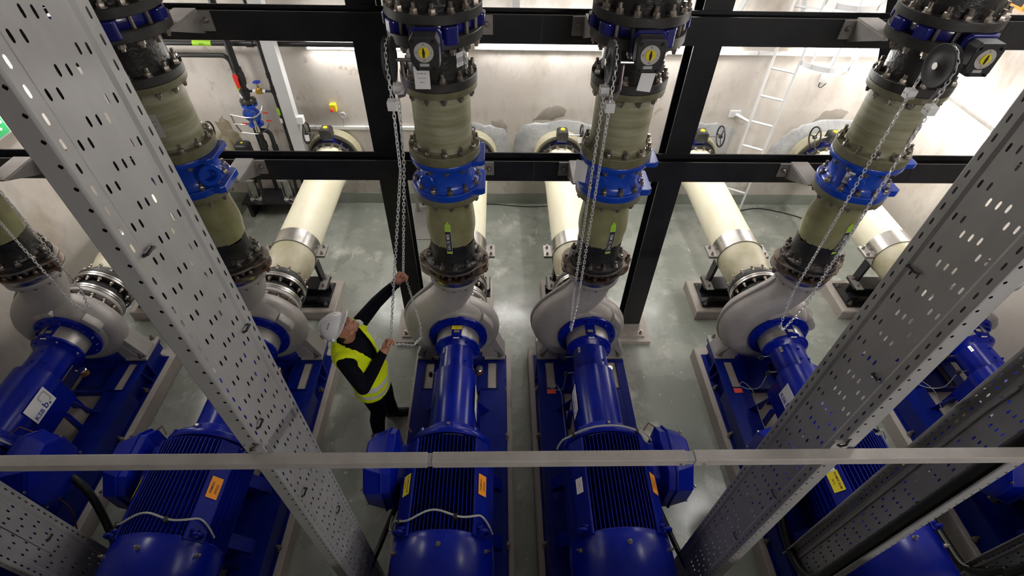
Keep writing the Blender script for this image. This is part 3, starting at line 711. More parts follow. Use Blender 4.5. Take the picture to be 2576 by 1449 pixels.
    G().lathe([(.15,2.60),(.240,2.60),(.222,2.612),(.208,2.64),(.202,2.70),(.204,2.76),(.216,2.785),(.16,2.79)], n=48).build('body', 'blue_valve', t)
    G().lathe([(.1,2.790),(.254,2.790),(.257,2.795),(.257,2.826),(.254,2.831),(.1,2.831)], n=48).build('top_flange', 'blue_valve', t)
    G().lathe([(.1,2.545),(.262,2.545),(.265,2.55),(.265,2.594),(.260,2.60),(.1,2.60)], n=48).build('bottom_flange', 'blue_valve', t)
    G().lathe([(.1,2.487),(.256,2.487),(.26,2.494),(.26,2.545),(.1,2.545)], n=48).build('lower_ring', 'fibreglass_flange', t)
    for z0, z1 in ((2.545,2.60), (2.79,2.831)):
        g = G(); g.prism([(.10,-.16),(.262,-.16),(.29,-.14),(.29,.10),(.262,.12),(.10,.12)], z0+.001, z1-.001, 'z'); g.build('support_lug', 'blue_valve', t, None, .004)
    bolts_z(t, 12, .232, 2.60, .12, 1.1, .16)
    bp = G().lathe([(.0,-.238),(.050,-.238),(.055,-.232),(.055,-.17),(0,-.17)], (-.05,.0,2.69), 'y', 22); M_ = Matrix.Rotation(-.35, 4, 'Z')
    bp.v = [tuple(M_ @ Vector(v)) for v in bp.v]; bo = bp.build('boss_cover', 'blue_valve', t, 30)
    for a in range(4):
        q = M_ @ Vector((-.05+.034*math.cos(a*PI/2+.78), -.239, 2.69+.034*math.sin(a*PI/2+.78))); G().cyl(q, q+M_ @ Vector((0,-.006,0)), .008, .008, 6).build('screw', 'blue_valve', bo, 30)
    # tapered fibreglass spool, black at its foot
    t = rigz('reducer_pipe', 'pipe', 'olive and black reducer pipes', 1.785); out.append((t, 'bulging olive pipe with black foot %s'))
    pr_ = [(.205,2.488),(.186,2.45),(.184,2.36),(.192,2.28),(.199,2.20),(.198,2.14),(.190,2.09),(.184,2.03)]
    g = G().lathe(pr_, n=48); rb = random.Random(5)
    g.build('pipe', 'reducer', t)
    g = G().lathe([(.1845,2.035),(.1845,1.95),(.184,1.86),(.198,1.835),(.232,1.826),(.238,1.82),(.238,1.787),(.1,1.787)], n=48)
    nv = 48
    for k in range(nv): x, y, z = g.v[k]; g.v[k] = (x*1.004, y*1.004, z+rb.uniform(-.025,.028))
    g.build('black_foot', 'black_pipe', t)
    bolts_z(t, 12, .213, 1.828, .06, 1.1, .13)
    # bellows joint with two eared tie plates
    t = rigz('expansion_joint', 'joint', 'rubber expansion joints with tie plates', 1.62); out.append((t, 'expansion joint with eared brown tie plates %s'))
    poly = []
    for k in range(40):
        a = 2*PI*k/40; c, s_ = math.cos(a), math.sin(a); r = .242
        e = abs(c)
        if e > .80: r = .242+(e-.80)/.20*.062
        poly.append((r*c, r*s_*(1 if e < .98 else 1)))
    for z in (1.757, 1.678):
        p = G().prism(poly, z+.006, z+.026, 'z').build('tie_plate', 'rust_steel', t, None, .004)
        bolts_z(t, 12, .213, z+.026, .03, .95, .13+.26*(z < 1.7))
    for x in (-.272, .272):
        for y in (-.03,): ob('tie_rod', bolt_me(.105, 1.35), None, t, (x, y, 1.783))
    G().lathe([(.17,1.70),(.195,1.715),(.205,1.73),(.195,1.745),(.17,1.76)], n=40).build('bellows', 'rubber', t)
    G().lathe([(.1,1.62),(.226,1.62),(.23,1.626),(.23,1.672),(.226,1.678),(.1,1.678)], n=44).build('counter_flange', 'steel', t)
    bolts_z(t, 12, .20, 1.622, .05, .9, .0)
    return out
proto = riser()
RIS = {}
for i in range(1, 6):
    RIS[i] = []
    for t, lab in proto:
        o = t if i == 1 else copy_tree(t)
        RIS[i].append(o)
for i in range(1, 6):
    for o, (t, lab) in zip(RIS[i], proto):
        o.location.x = X[i]; o.location.y = YD; o['label'] = lab % WH[i]
        OFFS[o.name] = Vector((0, 0, -o.location.z))
        if i == 1 and o.name.startswith('butterfly'): o.rotation_euler = (0, 0, PI/2)
# open side boss on the check valve behind the left tray
b_ = G().lathe([(.045,0),(.078,0),(.08,.004),(.08,.075),(.075,.08),(.048,.08),(.045,.07),(.045,.01)], (0,0,0), 'z', 28)
M_ = basis((.165,-.10,2.69), (.6,.8,0), (0,.1,1)); b_.v = [tuple(M_ @ Vector(v)) for v in b_.v]; b_.build('side_boss', 'blue_valve', RIS[2][4], 40)
# flow arrow label "EAU DE MER" on the reducers
for i, dx in ((3, .0), (4, .02), (5, .02)):
    t = RIS[i][5]
    a = {3: -PI/2-.05, 4: -PI/2+.22, 5: -PI/2+.22}[i]; c, s_ = math.cos(a), math.sin(a)
    g = G(); W2 = .019
    def arc(w, z, r=.2025): b = a+w/.2; return (r*math.cos(b), r*math.sin(b), z)
    zz = [1.985+.31*k/12 for k in range(13)]
    def rad(z):
        for (r1, z1), (r2, z2) in zip([(.1855,1.8),(.186,1.95),(.1875,2.02),(.1915,2.09),(.1995,2.14),(.2005,2.20),(.1935,2.28),(.188,2.34)], [(.186,1.95),(.1875,2.02),(.1915,2.09),(.1995,2.14),(.2005,2.20),(.1935,2.28),(.188,2.34),(.186,2.5)]):
            if z1 <= z <= z2: return r1+(r2-r1)*(z-z1)/(z2-z1)
        return .19
    def strip(name, z0, z1, w0, w1, mt, off, par, n=10):
        g = G(); rings = []
        for k in range(n+1):
            z = z0+(z1-z0)*k/n; w = w0+(w1-w0)*k/n
            rings.append([arc(-w, z, rad(z)+off), arc(0, z, rad(z)+off), arc(w, z, rad(z)+off)])
        g.ring(rings, False, False, False); return g.build(name, mt, par, 60)
    lb = strip('flow_label', 1.985, 2.285, .0235, .0235, 'paper', .003, t)
    strip('black_field', 2.010, 2.225, .0218, .0218, 'ink', .004, lb)
    strip('green_foot', 1.987, 2.007, .0218, .0218, 'green', .004, lb)
    strip('green_body', 2.228, 2.283, .0218, .0218, 'green', .004, lb)
    strip('arrow_head', 2.285, 2.318, .0225, .001, 'green', .004, lb)
    me = text_me('EAU DE MER', .038).copy(); me.materials.clear()
    for v in me.vertices:
        z = 2.117+v.co.x*.84; w = -v.co.y; v.co = arc(w, z, rad(z)+.0052)
    ob('lettering', me, 'paper', lb)
# tags hanging on the gearboxes, data labels
for i in (3, 4):
    v = RIS[i][1]
    if i == 3: plate('paper_tag', v, (-.045, -.447, 3.548), (1,0,0), (0,.06,1), .088, .125, 'paper', [('DN 400  N4', .010, 0, .025), ('ouvert  ferme', .008, 0, .0), ('PEM 001', .008, 0, -.025)])
    else: plate('paper_tag', v, (-.01, -.445, 3.545), (1,.1,-.16), (0,.10,1), .085, .12, 'paper')
    plate('barcode_label', RIS[i][2], (.15, -.128, 3.53), (.64,.76,0), (0,0,1), .06, .085, 'paper', [('|||||||', .035, 0, .0), ('DN 400', .010, 0, -.03)])
plate('data_label', RIS[2][3], (.045, -.196, 3.10), (1,.22,0), (0,0,1), .075, .16, 'logo_grey', [('DN 400 PN 10', .010, 0, .03), ('No 05', .010, 0, 0)])
plate('data_label', RIS[5][3], (.10, -.174, 3.08), (.87,.5,0), (0,0,1), .06, .13, 'logo_grey', [('DN 400 PN 10', .008, 0, .03), ('No 02', .008, 0, 0)])
plate('data_label', RIS[5][4], (-.155, -.136, 2.70), (.66,-.75,0), (0,0,1), .06, .10, 'paper', [('DN400', .014, 0, .03), ('||||||', .03, 0, -.015)])
t = RIS[4][4]; plate('paper_tag', t, (-.255, -.10, 2.72), (.9,-.4,0), (0,.25,1), .09, .16, 'paper')
# stainless brackets holding each riser to the beams
for i in range(1, 6):
    s = -1 if i >= 4 else 1
    for z, dep, lab in ((2.468, 3.46, 'lower'), (3.612, 3.40, 'upper')):
        t = rig('pipe_bracket', 'stainless steel %s bracket tying pipe to beam %s' % (lab, WH[i]), 'bracket', X[i]+s*.14, 3.80, z, 'stainless pipe brackets')
        x0, x1 = sorted((s*-.02, s*.125))
        G().prism([(x0, 3.80), (x1, 3.80), (x1, dep), (x0, dep)] if s > 0 else [(x0, 3.80), (x1, 3.80), (x1, dep), (x0, dep)], z, z+.012, 'z').build('shelf_plate', 'bracket_steel', t, None)
        xa = x1 if s > 0 else x0
        G().prism([(3.80, z), (dep, z), (3.80, z-.15)], xa-.005, xa+.005, 'x').build('gusset', 'bracket_steel', t, None)
        m_ = G().box(min(xa, xa+s*.085), max(xa, xa+s*.085), 3.788, 3.80, z-.13, z-.005).build('mount_plate', 'bracket_steel', t, None)
        ob('bolt', bolt_me(.01, .9), None, t, (xa+s*.045, 3.788, z-.06)).rotation_euler = (PI/2, 0, 0)
# ================================================================ chains
def chain(label, pts, group='hand chains of the valves'):
    P = [Vector(p) for p in pts]; seg = []; step = .0285
    cum = [0.]
    for a, b in zip(P, P[1:]): cum.append(cum[-1]+(b-a).length)
    n = int(cum[-1]/step); g = G(); j = 0
    rnd = random.Random(len(label))
    for k in range(n):
        d = (k+.5)*step
        while j < len(P)-2 and cum[j+1] < d: j += 1
        t = (P[j+1]-P[j]).normalized(); c = P[j]+t*(d-cum[j])
        u = Vector((1,0,0)) if abs(t.x) < .9 else Vector((0,1,0)); v = t.cross(u).normalized(); u = v.cross(t)
        a = (PI/4 if k % 2 else -PI/4)+rnd.uniform(-.15,.15)+k*.03
        s = u*math.cos(a)+v*math.sin(a)
        pl = [(-.0130,-.0078),(.0,-.0084),(.0130,-.0078),(.0188,0),(.0130,.0078),(.0,.0084),(-.0130,.0078),(-.0188,0)]
        g.tube([c+t*p+s*q for p, q in pl], .0033, 5, True)
    o = g.build('hand_chain', 'chain', None, 60)
    return tag(o, label, 'chain', group)
zs = 3.64; zg = 3.40
def wheel_arc(x, yc, r=.106): return [(x, yc+r*math.cos(a), zs+r*math.sin(a)) for a in [PI*k/10 for k in range(11)]]
for i, zb in ((4, 1.36), (5, 1.36), (2, 1.5)):
    x = X[i]-.217; yc = YD-.425
    pts = [(x, yc+.05, zb), (x, yc+.108, zb+.3), (x, yc+.108, zg)]+wheel_arc(x, yc)+[(x, yc-.105, zg), (x, yc-.09, zb+.35), (x, yc-.02, zb-.05), (x, yc+.03, zb-.06), (x, yc+.05, zb)]
    chain('galvanised hand chain looped below the chain wheel %s' % WH[i], pts)
x = X[3]-.217; yc = YD-.425
HANDR = Vector((-.905, 2.715, 1.405)); HANDL = Vector((-.775, 3.0, 1.895))
pts = [tuple(HANDR), (-.62, 2.815, 3.0), (x, yc-.105, zg)]+wheel_arc(x, yc)[::-1]+[(x, yc+.105, zg), (-.64, 3.045, 2.9), tuple(HANDL+Vector((.005,.02,.03))), tuple(HANDL+Vector((.03,.0,-.12))), (-.70, 3.0, 1.30), (-.705, 2.97, 1.14), (-.76, 2.88, 1.15), (-.84, 2.79, 1.28), tuple(HANDR+Vector((.03,.02,-.06))), tuple(HANDR)]
chain('galvanised hand chain held in both hands by the worker', pts)
xc = X[1]+.425
pts = [(xc-.07, YD-.217, 1.42)]+[(X[1]+.425+.106*math.cos(a), YD-.217, zs+.106*math.sin(a)) for a in [PI-PI*k/10 for k in range(11)]]+[(xc+.106, YD-.217, 1.6), (xc+.04, YD-.217, 1.36), (xc-.02, YD-.217, 1.35), (xc-.07, YD-.217, 1.42)]
chain('galvanised hand chain hanging past the pump at the far left edge', pts)
# ================================================================ suction lines
def suction():
    out = []
    t = rig('suction_joint', '', 'joint', 0, 3.61, ZA, 'stainless suction joints'); out.append((t, 'stainless bolted suction joint behind the pump %s'))
    for y0, y1, R in ((3.612,3.632,.268), (3.635,3.66,.268), (3.775,3.80,.268), (3.803,3.826,.268)):
        G().lathe([(.16,y0),(R-.003,y0),(R,y0+.003),(R,y1-.003),(R-.003,y1),(.16,y1)], (0,0,ZA), 'y', 44).build('ring_flange', 'steel' if R else 'rubber', t)
    G().lathe([(.19,3.66),(.215,3.69),(.222,3.717),(.215,3.745),(.19,3.775)], (0,0,ZA), 'y', 36).build('bellows', 'rubber', t)
    bolts_y(t, 14, .238, 3.568, .06, ZA, 1.0, .1)
    bolts_y(t, 14, .238, 3.770, .02, ZA, .95, .25)
    t = rig('suction_pipe', '', 'pipe', 0, 5.2, ZA, 'cream suction pipes'); out.append((t, 'thick cream coloured suction pipe lying behind the pump %s'))
    G().lathe([(.15,3.828),(.266,3.828),(.268,3.832),(.268,3.87),(.262,3.876),(.225,3.885),(.212,3.92),(.212,3.985)], (0,0,ZA), 'y', 44).build('black_flange', 'black_flange', t)
    bolts_y(t, 14, .245, 3.9, .03, ZA, .8, .1)
    G().lathe([(.213,3.95),(.222,4.05),(.240,4.14),(.246,4.25),(.243,4.34)], (0,0,ZA), 'y', 44).build('raw_sleeve', 'raw_pipe', t)
    G().lathe([(.235,4.34),(.237,6.35)], (0,0,ZA), 'y', 44).build('pipe', 'yellow_pipe', t)
    G().lathe([(.237,5.92),(.250,5.96),(.252,6.22),(.254,6.282),(.2,6.282)], (0,0,ZA), 'y', 44).build('wall_collar', 'yellow_pipe', t)
    # clamp band with feet, on its stand
    t = rig('pipe_clamp', '', 'clamp', 0, 4.44, .45, 'stainless pipe clamps'); out.append((t, 'wide stainless clamp band over the suction pipe %s'))
    g = G().lathe([(.248,4.335),(.254,4.335),(.254,4.545),(.248,4.545)], (0,0,ZA), 'y', 40); g.build('band', 'steel', t, 40)
    for s in (-1, 1):
        for dz in (0, -.018): G().box(min(s*.25,s*.345), max(s*.25,s*.345), 4.345, 4.535, ZA-.006+dz, ZA+.006+dz).build('ear_plate', 'bracket_steel', t, None)
        for y in (4.385, 4.495): ob('bolt', bolt_me(.03, .85), None, t, (s*.305, y, ZA+.006))
        G().prism([(s*.165,.71),(s*.20,.76),(s*.215,.456),(s*.185,.456)], 4.39, 4.49, 'y').build('saddle_leg', 'black_steel', t, None)
        G().box(min(s*.19,s*.275), max(s*.19,s*.275), 4.25, 4.50, .455, .467).build('saddle_foot', 'bracket_steel', t, None)
        for y in (4.31, 4.43): ob('bolt', bolt_me(.03, .8), None, t, (s*.235, y, .467))
    t = rig('pipe_stand', '', 'stand', 0, 4.46, .142, 'black pipe stands'); out.append((t, 'black steel stand carrying the suction pipe %s'))
    G().box(-.235, .235, 4.255, 4.67, .142, .158).build('base_plate', 'black_steel', t, None)
    g = G(); g.box(-.29, .29, 4.28, 4.48, .440, .455); g.box(-.29, .29, 4.28, 4.48, .30, .312); g.box(-.29, .29, 4.374, 4.386, .312, .44); g.build('cross_beam', 'black_steel', t, None)
    g = G(); g.box(-.10, .10, 4.32, 4.332, .158, .30); g.box(-.10, .10, 4.44, 4.452, .158, .30); g.box(-.006, .006, 4.332, 4.44, .158, .30); g.build('post', 'black_steel', t, None)
    for x in (-.19, .19):
        for y in (4.30, 4.62): ob('anchor_bolt', bolt_me(.01, 1.1), None, t, (x, y, .158))
    t = rig('concrete_pad', '', 'pad', 0, 4.46, 0, 'concrete pipe pads'); out.append((t, 'concrete pad under the suction pipe stand %s'))
    p = .32
    g = G(); g.ring([[(-p,4.186,0),(p,4.186,0),(p,4.738,0),(-p,4.738,0)], [(-p,4.186,.13),(p,4.186,.13),(p,4.738,.13),(-p,4.738,.13)], [(-p+.012,4.198,.142),(p-.012,4.198,.142),(p-.012,4.726,.142),(-p+.012,4.726,.142)]], True, False, True)
    g.build('block', 'concrete', t, None)
    t = rig('shutoff_valve', '', 'valve', 0, 6.35, ZA, 'blue wall valves'); out.append((t, 'blue wall valve of the pump line %s'))
    G().lathe([(.2,6.285),(.296,6.285),(.30,6.29),(.30,6.315),(.296,6.32),(.2,6.32)], (0,0,ZA), 'y', 44).build('ring_flange', 'black_flange', t)
    G().lathe([(.2,6.32),(.255,6.32),(.255,6.40),(.2,6.40)], (0,0,ZA), 'y', 40).build('wafer_body', 'blue_wafer', t)
    G().lathe([(.2,6.40),(.32,6.40),(.32,6.44),(.2,6.44)], (0,0,ZA), 'y', 44).build('back_flange', 'black_flange', t)
    G().lathe([(.2,6.44),(.345,6.44),(.36,6.46),(.36,6.598),(.2,6.598)], (0,0,ZA), 'y', 44).build('wall_ring', 'raw_pipe', t)
    bolts_y(t, 16, .272, 6.285, .13, ZA, 1.0, .2)
    G().prism([(-.10,ZA+.235),(.10,ZA+.235),(.075,ZA+.29),(.055,ZA+.36),(-.055,ZA+.36),(-.075,ZA+.29)], 6.325, 6.395, 'y').build('valve_neck', 'blue_wafer', t, None, .004)
    return out
sproto = suction(); SUC = {1: [t for t, _ in sproto]}
for i in range(2, 7): SUC[i] = [copy_tree(t) for t, _ in sproto]
for i in range(1, 7):
    for o, (t, lab) in zip(SUC[i], sproto):
        o.location.x = X[i]; o['label'] = lab % WH[i]; OFFS[o.name] = Vector((0, -o.location.y, -o.location.z))
    t = SUC[i][-1]; s = {1: 1, 2: -1, 3: -1, 4: 1, 5: 1, 6: -1}[i]
    gb = G().prism([(-.07,ZA+.36),(.07,ZA+.36),(.075,ZA+.37),(.075,ZA+.47),(.055,ZA+.49),(-.055,ZA+.49),(-.075,ZA+.47),(-.075,ZA+.37)], 6.27, 6.42, 'y').build('gearbox', 'black_gear', t, None, .006)
    G().cyl((0,6.345,ZA+.49), (0,6.345,ZA+.496), .05, .05, 16).build('dial_ring', 'steel', gb, 30); G().cyl((0,6.345,ZA+.496), (0,6.345,ZA+.506), .028, .028, 12).build('dial', 'yellow', gb, 30)
    zw, xw = ZA+.42, s*.26
    G().cyl((s*.075,6.33,zw), (xw,6.33,zw), .010, .010, 8).build('shaft', 'steel', gb)
    hw = G().tube([(xw, 6.33+.135*math.cos(a), zw+.135*math.sin(a)) for a in [2*PI*k/28 for k in range(28)]], .011, 8, True).build('hand_wheel', 'black_plastic', t)
    G().lathe([(0,-.02),(.025,-.02),(.025,.02),(0,.02)], (xw,6.33,zw), 'x', 14).build('hub', 'black_plastic', hw, 30)
    for k in range(3):
        a = PI/2+2*PI*k/3+.3; G().cyl((xw,6.33,zw), (xw,6.33+.13*math.cos(a),zw+.13*math.sin(a)), .008, .007, 6).build('spoke', 'black_plastic', hw)
    if i in (1, 2, 4): plate('paper_tag', hw, (xw-s*.03,6.24,zw-.02), (1,0,0), (0,.3,1), .05, .08, 'paper')
# ================================================================ perforated cable trays
YN, YF = 1.008, 1.340
def slot_cell(g, P, a0, a1, z0, z1, ac, zc, hw, hl):
    o = [(a0,z0),(ac,z0),(a1,z0),(a1,zc),(a1,z1),(ac,z1),(a0,z1),(a0,zc)]
    k = hl-hw*.7
    h = [(ac-hw*.8,zc-k),(ac,zc-hl),(ac+hw*.8,zc-k),(ac+hw,zc),(ac+hw*.8,zc+k),(ac,zc+hl),(ac-hw*.8,zc+k),(ac-hw,zc)]
    g.add([P(a,z) for a, z in o]+[P(a,z) for a, z in h], [(i,(i+1)%8,8+(i+1)%8,8+i) for i in range(8)])
def make_tray(label, x0, sx, zb, zt=7.39, off=0.):
    """x0 = plane of the perforated web, sx = side towards which the tray is open"""
    t = thing('cable_tray', label, 'cable tray', (x0, (YN+YF)/2, zb), 'perforated metal cable trays')
    yo = (YN+YF)/2
    g = G(); n = int((zt-zb)/.06)
    def plane(b): return lambda a, z: (sx*b, a-yo, z-zb)
    st = .048
    for k in range(n):
        z0 = zb+k*.06; z1 = z0+.06; zc = z0+.03
        slot_cell(g, plane(0), YN+.006, YN+st, z0, z1, YN+.025, zc, .0042, .0142)
        slot_cell(g, plane(0), YF-st, YF-.006, z0, z1, YF-.024, zc, .0042, .0142)
        for ys in (YN, YF):            # side wall with small slits
            Q = lambda a, z: (sx*a, ys-yo, z-zb)
            slot_cell(g, Q, .006, .028, z0, z1, .015, zc+.02, .006, .007)
    c0, c1 = YN+st+.012, YF-st-.012; ncol = 7; cw = (c1-c0)/ncol
    offs = [.0, -.018, .045, .027, .009, .066, .048]
    for j in range(ncol):
        z = zb
        first = True
        while z < zt-.001:
            zz1 = min(zb+offs[j]+.06+.12*int((z-zb+.12-offs[j]-.06+1e-6)/.12+ (0 if z > zb else 0)), zt) if False else None
            break
        m = int((zt-zb)/.12)
        for k in range(m):
            zc = zb+.06+.12*k+offs[j]*.6
            za = zb+.12*k if k == 0 else zb+.12*k+offs[j]*.6
            zd = zb+.12*m if k == m-1 else zb+.12*(k+1)+offs[j]*.6
            slot_cell(g, plane(.007), c0+cw*j, c0+cw*(j+1), za, zd, c0+cw*(j+.5), zc, .0045, .0145)
    H = zt-zb
    def strip(p, q): g.add([(sx*p[1],p[0]-yo,0),(sx*q[1],q[0]-yo,0),(sx*q[1],q[0]-yo,H),(sx*p[1],p[0]-yo,H)], [(0,1,2,3)])
    strip((YN+st,0), (c0,.007)); strip((c1,.007), (YF-st,0))
    for ys, d in ((YN,1), (YF,-1)):
        strip((ys,.006), (ys+d*.002,.002)); strip((ys+d*.002,.002), (ys+d*.006,0))
        strip((ys,.028), (ys,.060))
    g.build('perforated_sheet', 'galv', t, 30)
    for ys, d in ((YN,1), (YF,-1)):
        r = G(); r.tube([(sx*.062, ys-yo+d*.006, 0), (sx*.062, ys-yo+d*.006, H)], .0065, 8); r.build('rolled_lip', 'galv', t, 60)
    return t
TR = {}
TR[1] = make_tray('big perforated grey cable tray dropping past the left riser to the worker', -.955, -1, .03)
TR[2] = make_tray('perforated grey cable tray crossing the lower left corner', -2.862, -1, .03)
TR[3] = make_tray('big perforated grey cable tray beside the right riser', 1.420, 1, .03)
TR[4] = make_tray('dark open cable tray with black cable in front of the right pump', 2.333, -1, .43)
TR[5] = make_tray('open cable tray at the lower right corner', 4.03, -1, .03)
for k, (zz, ys) in {1: ((3.86, 3.30, 2.95, 2.3, 1.7), (.05, .25, .05, .05, .2)), 2: ((1.9, 1.3), (.05, .2)), 3: ((3.62, 3.22, 2.2, 1.6), (.24, .07, .06, .06)), 4: ((2.6, 2.0), (.07, .07)), 5: ((1.5,), (.1,))}.items():
    t = TR[k]; sx = -1 if k not in (3,) else 1; f = -.004*sx if k < 4 else -.004
    for z, a in zip(zz, ys):
        y = YN+a-(YN+YF)/2; zl = z-t.location.z; e = (.012 if k < 4 else .04)*(-sx if k < 4 else -1)
        pts = [(0, y-.012, zl), (e, y-.006, zl+.003), (e*1.15, y+.01, zl+.005), (e, y+.028, zl-.002), (0, y+.034, zl-.006)]
        G().tube(pts, .005, 5).build('cable_tie', 'black_plastic', t)
# cables inside the trays
def cable(label, pts, r, mt='black_cable', cat='cable', group='cables in and below the trays', n=10):
    o = G().tube(pts, r, n).build('power_cable' if mt == 'black_cable' else 'control_cable', mt, None, 60)
    return tag(o, label, cat, group)
cable('thick black cable inside the big left tray', [(-1.0, 1.045, 7.3), (-1.0, 1.045, .9)]+bez((-1.0,1.045,.85), (-1.0,1.05,.5), (-.99,1.4,.35), (-.83,1.68,.58), 10)[1:], .022)
cable('second black cable behind far edge of the big left tray', [(-.99, 1.30, 7.3), (-.99, 1.30, .12)], .018)
cable('third black cable down the middle of the big left tray', [(-.990, 1.135, 7.3), (-.990, 1.135, .12)], .021)
cable('fourth black cable beside the middle of the big left tray', [(-.988, 1.195, 7.3), (-.988, 1.195, .12)], .019)
cable('thick black cable inside the big right tray', [(1.465, 1.045, 7.3), (1.465, 1.045, .9)]+bez((1.465,1.045,.85), (1.46,1.05,.5), (1.45,1.4,.35), (1.30,1.68,.58), 10)[1:], .022)
cable('black cable drooping to the floor from foot of the big right tray', spline([(1.47,1.30,7.3), (1.47,1.30,.5), (1.50,1.30,.15), (1.64,1.22,.03), (1.80,1.05,.03), (1.95,.8,.03)], 6), .028)
cable('fat black cable lying along the dark open tray', [(2.290, 1.062, 7.3), (2.290, 1.062, .8)]+bez((2.29,1.062,.75), (2.28,1.1,.5), (2.29,1.4,.45), (2.32,1.68,.58), 10)[1:], .033)
cable('thin grey cable clipped inside the dark open tray', spline([(2.318,1.262,7.3), (2.318,1.262,3.2), (2.316,1.250,2.9), (2.318,1.262,2.6), (2.318,1.258,1.6), (2.318,1.262,.46)], 6), .006, 'grey_cable')
cable('bent black cable on the floor rising into the lower right tray', spline([(4.14,1.82,.575), (4.02,1.86,.30), (3.96,1.92,.10), (3.95,1.75,.06), (3.96,1.50,.06), (3.975,1.30,.10), (3.985,1.20,.40), (3.985,1.15,1.2), (3.985,1.15,7.3)], 6), .032)
cable('thin grey cable tied to the bent black cable at lower right', spline([(4.16,1.95,.60), (4.0,1.90,.34), (3.93,1.88,.13), (3.92,1.72,.095), (3.925,1.48,.095), (3.95,1.30,.15), (3.99,1.29,.6), (3.99,1.29,7.3)], 6), .008, 'grey_cable')
cable('curved black cable falling from the leftmost terminal box', spline([(-3.66,1.96,.60), (-3.50,1.92,.66), (-3.36,1.82,.52), (-3.22,1.62,.30), (-3.08,1.38,.14), (-2.93,1.22,.20), (-2.90,1.16,.6), (-2.90,1.15,7.3)], 6), .030)
cable('thin brown wire hanging below the leftmost terminal box', spline([(-3.62,1.80,.60), (-3.48,1.72,.50), (-3.47,1.60,.30), (-3.46,1.50,.195)], 6), .006, 'brown_wire')
# ================================================================ the square rail crossing in front
t = thing('guard_rail', 'square aluminium rail crossing the whole picture in front of trays', 'rail', (0, .974, 2.82))
A = .0235; YR = 0.; 
def bar(x0, x1, a, name, mt='rail_alu'): return G().box(x0, x1, -a, a, -a, a).build(name, mt, t, None, .002)
bar(XL+.01, -.288, A, 'rail_bar'); bar(-.268, .765, A, 'rail_bar'); bar(.800, XR-.01, A, 'rail_bar')
bar(-.35, -.20, A*.86, 'sleeve', 'galv'); bar(.70, .86, A*.86, 'sleeve', 'galv')
for x in (.745, .84): G().cyl((x,-A-.004,-.006), (x,-A,-.006), .006, .006, 8).build('screw', 'nut', t, 30)
for x, s in ((-.955,-1), (1.420,1), (2.333,-1), (-2.862,-1)):
    b = G().box(x-.05, x+.02, A, .034, .02, .075).build('tray_clip', 'galv', t, None)
    G().cyl((x-.02,A,.05), (x-.02,-.002+A,.05), .012, .010, 6).build('screw', 'nut', b, 30)
    G().tube([(x-.03,A+.004,.05),(x-.028,A-.010,.06),(x-.012,A-.012,.075),(x+.004,A+.006,.085)], .005, 6).build('wire_end', 'black_plastic', b)
# ================================================================ pipework on the left of the back wall
def pipe_thing(label, pts, r, mt='black_plastic', n=12, cat='pipe', group='black wall pipes', couplers=()):
    t = thing('service_pipe', label, cat, pts[0], group); o = Vector(pts[0])
    G().tube([Vector(p)-o for p in pts], r, n).build('pipe', mt, t, 60)
    for p, q in couplers: G().cyl(Vector(p)-o, Vector(q)-o, r*1.35, r*1.35, n).build('coupler', mt, t, 40)
    return t
def elbow(p, c, q, n=6): return bez(p, [p[k]+(c[k]-p[k])*.55 for k in range(3)], [q[k]+(c[k]-q[k])*.55 for k in range(3)], q, n)
wm = pipe_thing('thick black pipe with red handled valve on left back wall', [(-3.19,6.35,3.6), (-3.19,6.35,1.75)], .040, couplers=[((-3.19,6.35,2.17),(-3.19,6.35,2.11)), ((-3.19,6.35,2.03),(-3.19,6.35,1.97)), ((-3.19,6.35,1.90),(-3.19,6.35,1.83))])
G().lathe([(.05,-1.46),(.062,-1.50),(.062,-1.60),(.05,-1.64)], (0,0,0), 'z', 16).build('valve_body', 'black_plastic', wm)
g = G().prism([(-.02,-.09),(.018,-.09),(.022,.02),(.034,.05),(.012,.085),(-.03,.08),(-.03,.03)], -.092, -.070, 'y'); g.v = [(x-.01, y, z-1.56) for x, y, z in g.v]; g.build('red_handle', 'red', wm, None, .004)
G().lathe([(.03,-1.86),(.095,-1.86),(.1,-1.855),(.1,-1.83),(.03,-1.82)], (0,0,0), 'z', 24).build('flange', 'black_flange', wm)
for k in range(6): ob('bolt', bolt_me(.03, .7), None, wm, (.077*math.cos(k*PI/3+.4), .077*math.sin(k*PI/3+.4), -1.83))
pipe_thing('black pipe with elbow beside the thick pipe on left back wall', [(-4.6,6.43,2.285)]+elbow((-3.36,6.43,2.285), (-3.27,6.43,2.285), (-3.27,6.43,2.19))+[(-3.27,6.43,.35)], .028, couplers=[((-3.27,6.43,2.05),(-3.27,6.43,1.99))])
pipe_thing('thin black pipe running up beside the white column', [(-2.845,6.38,3.6), (-2.845,6.38,.35)], .020, couplers=[((-2.845,6.38,2.10),(-2.845,6.38,2.04)), ((-2.845,6.38,1.93),(-2.845,6.38,1.83)), ((-2.845,6.38,1.10),(-2.845,6.38,1.0))])
hp = pipe_thing('long black pipe running level under the strip lamp', [(-4.85,6.46,2.415), (-1.15,6.46,2.415)], .030, couplers=[((-3.02,6.46,2.415),(-2.94,6.46,2.415))])
G().cyl((1.20,0,0), (1.42,0,0), .0315, .0315, 14).build('green_label', 'green', hp, 60)
letters('EAU', .03, 'ink', hp, basis((1.31,-.033,.0), (1,0,0), (0,.3,1)))
for p, z in ((wm, None),): pass
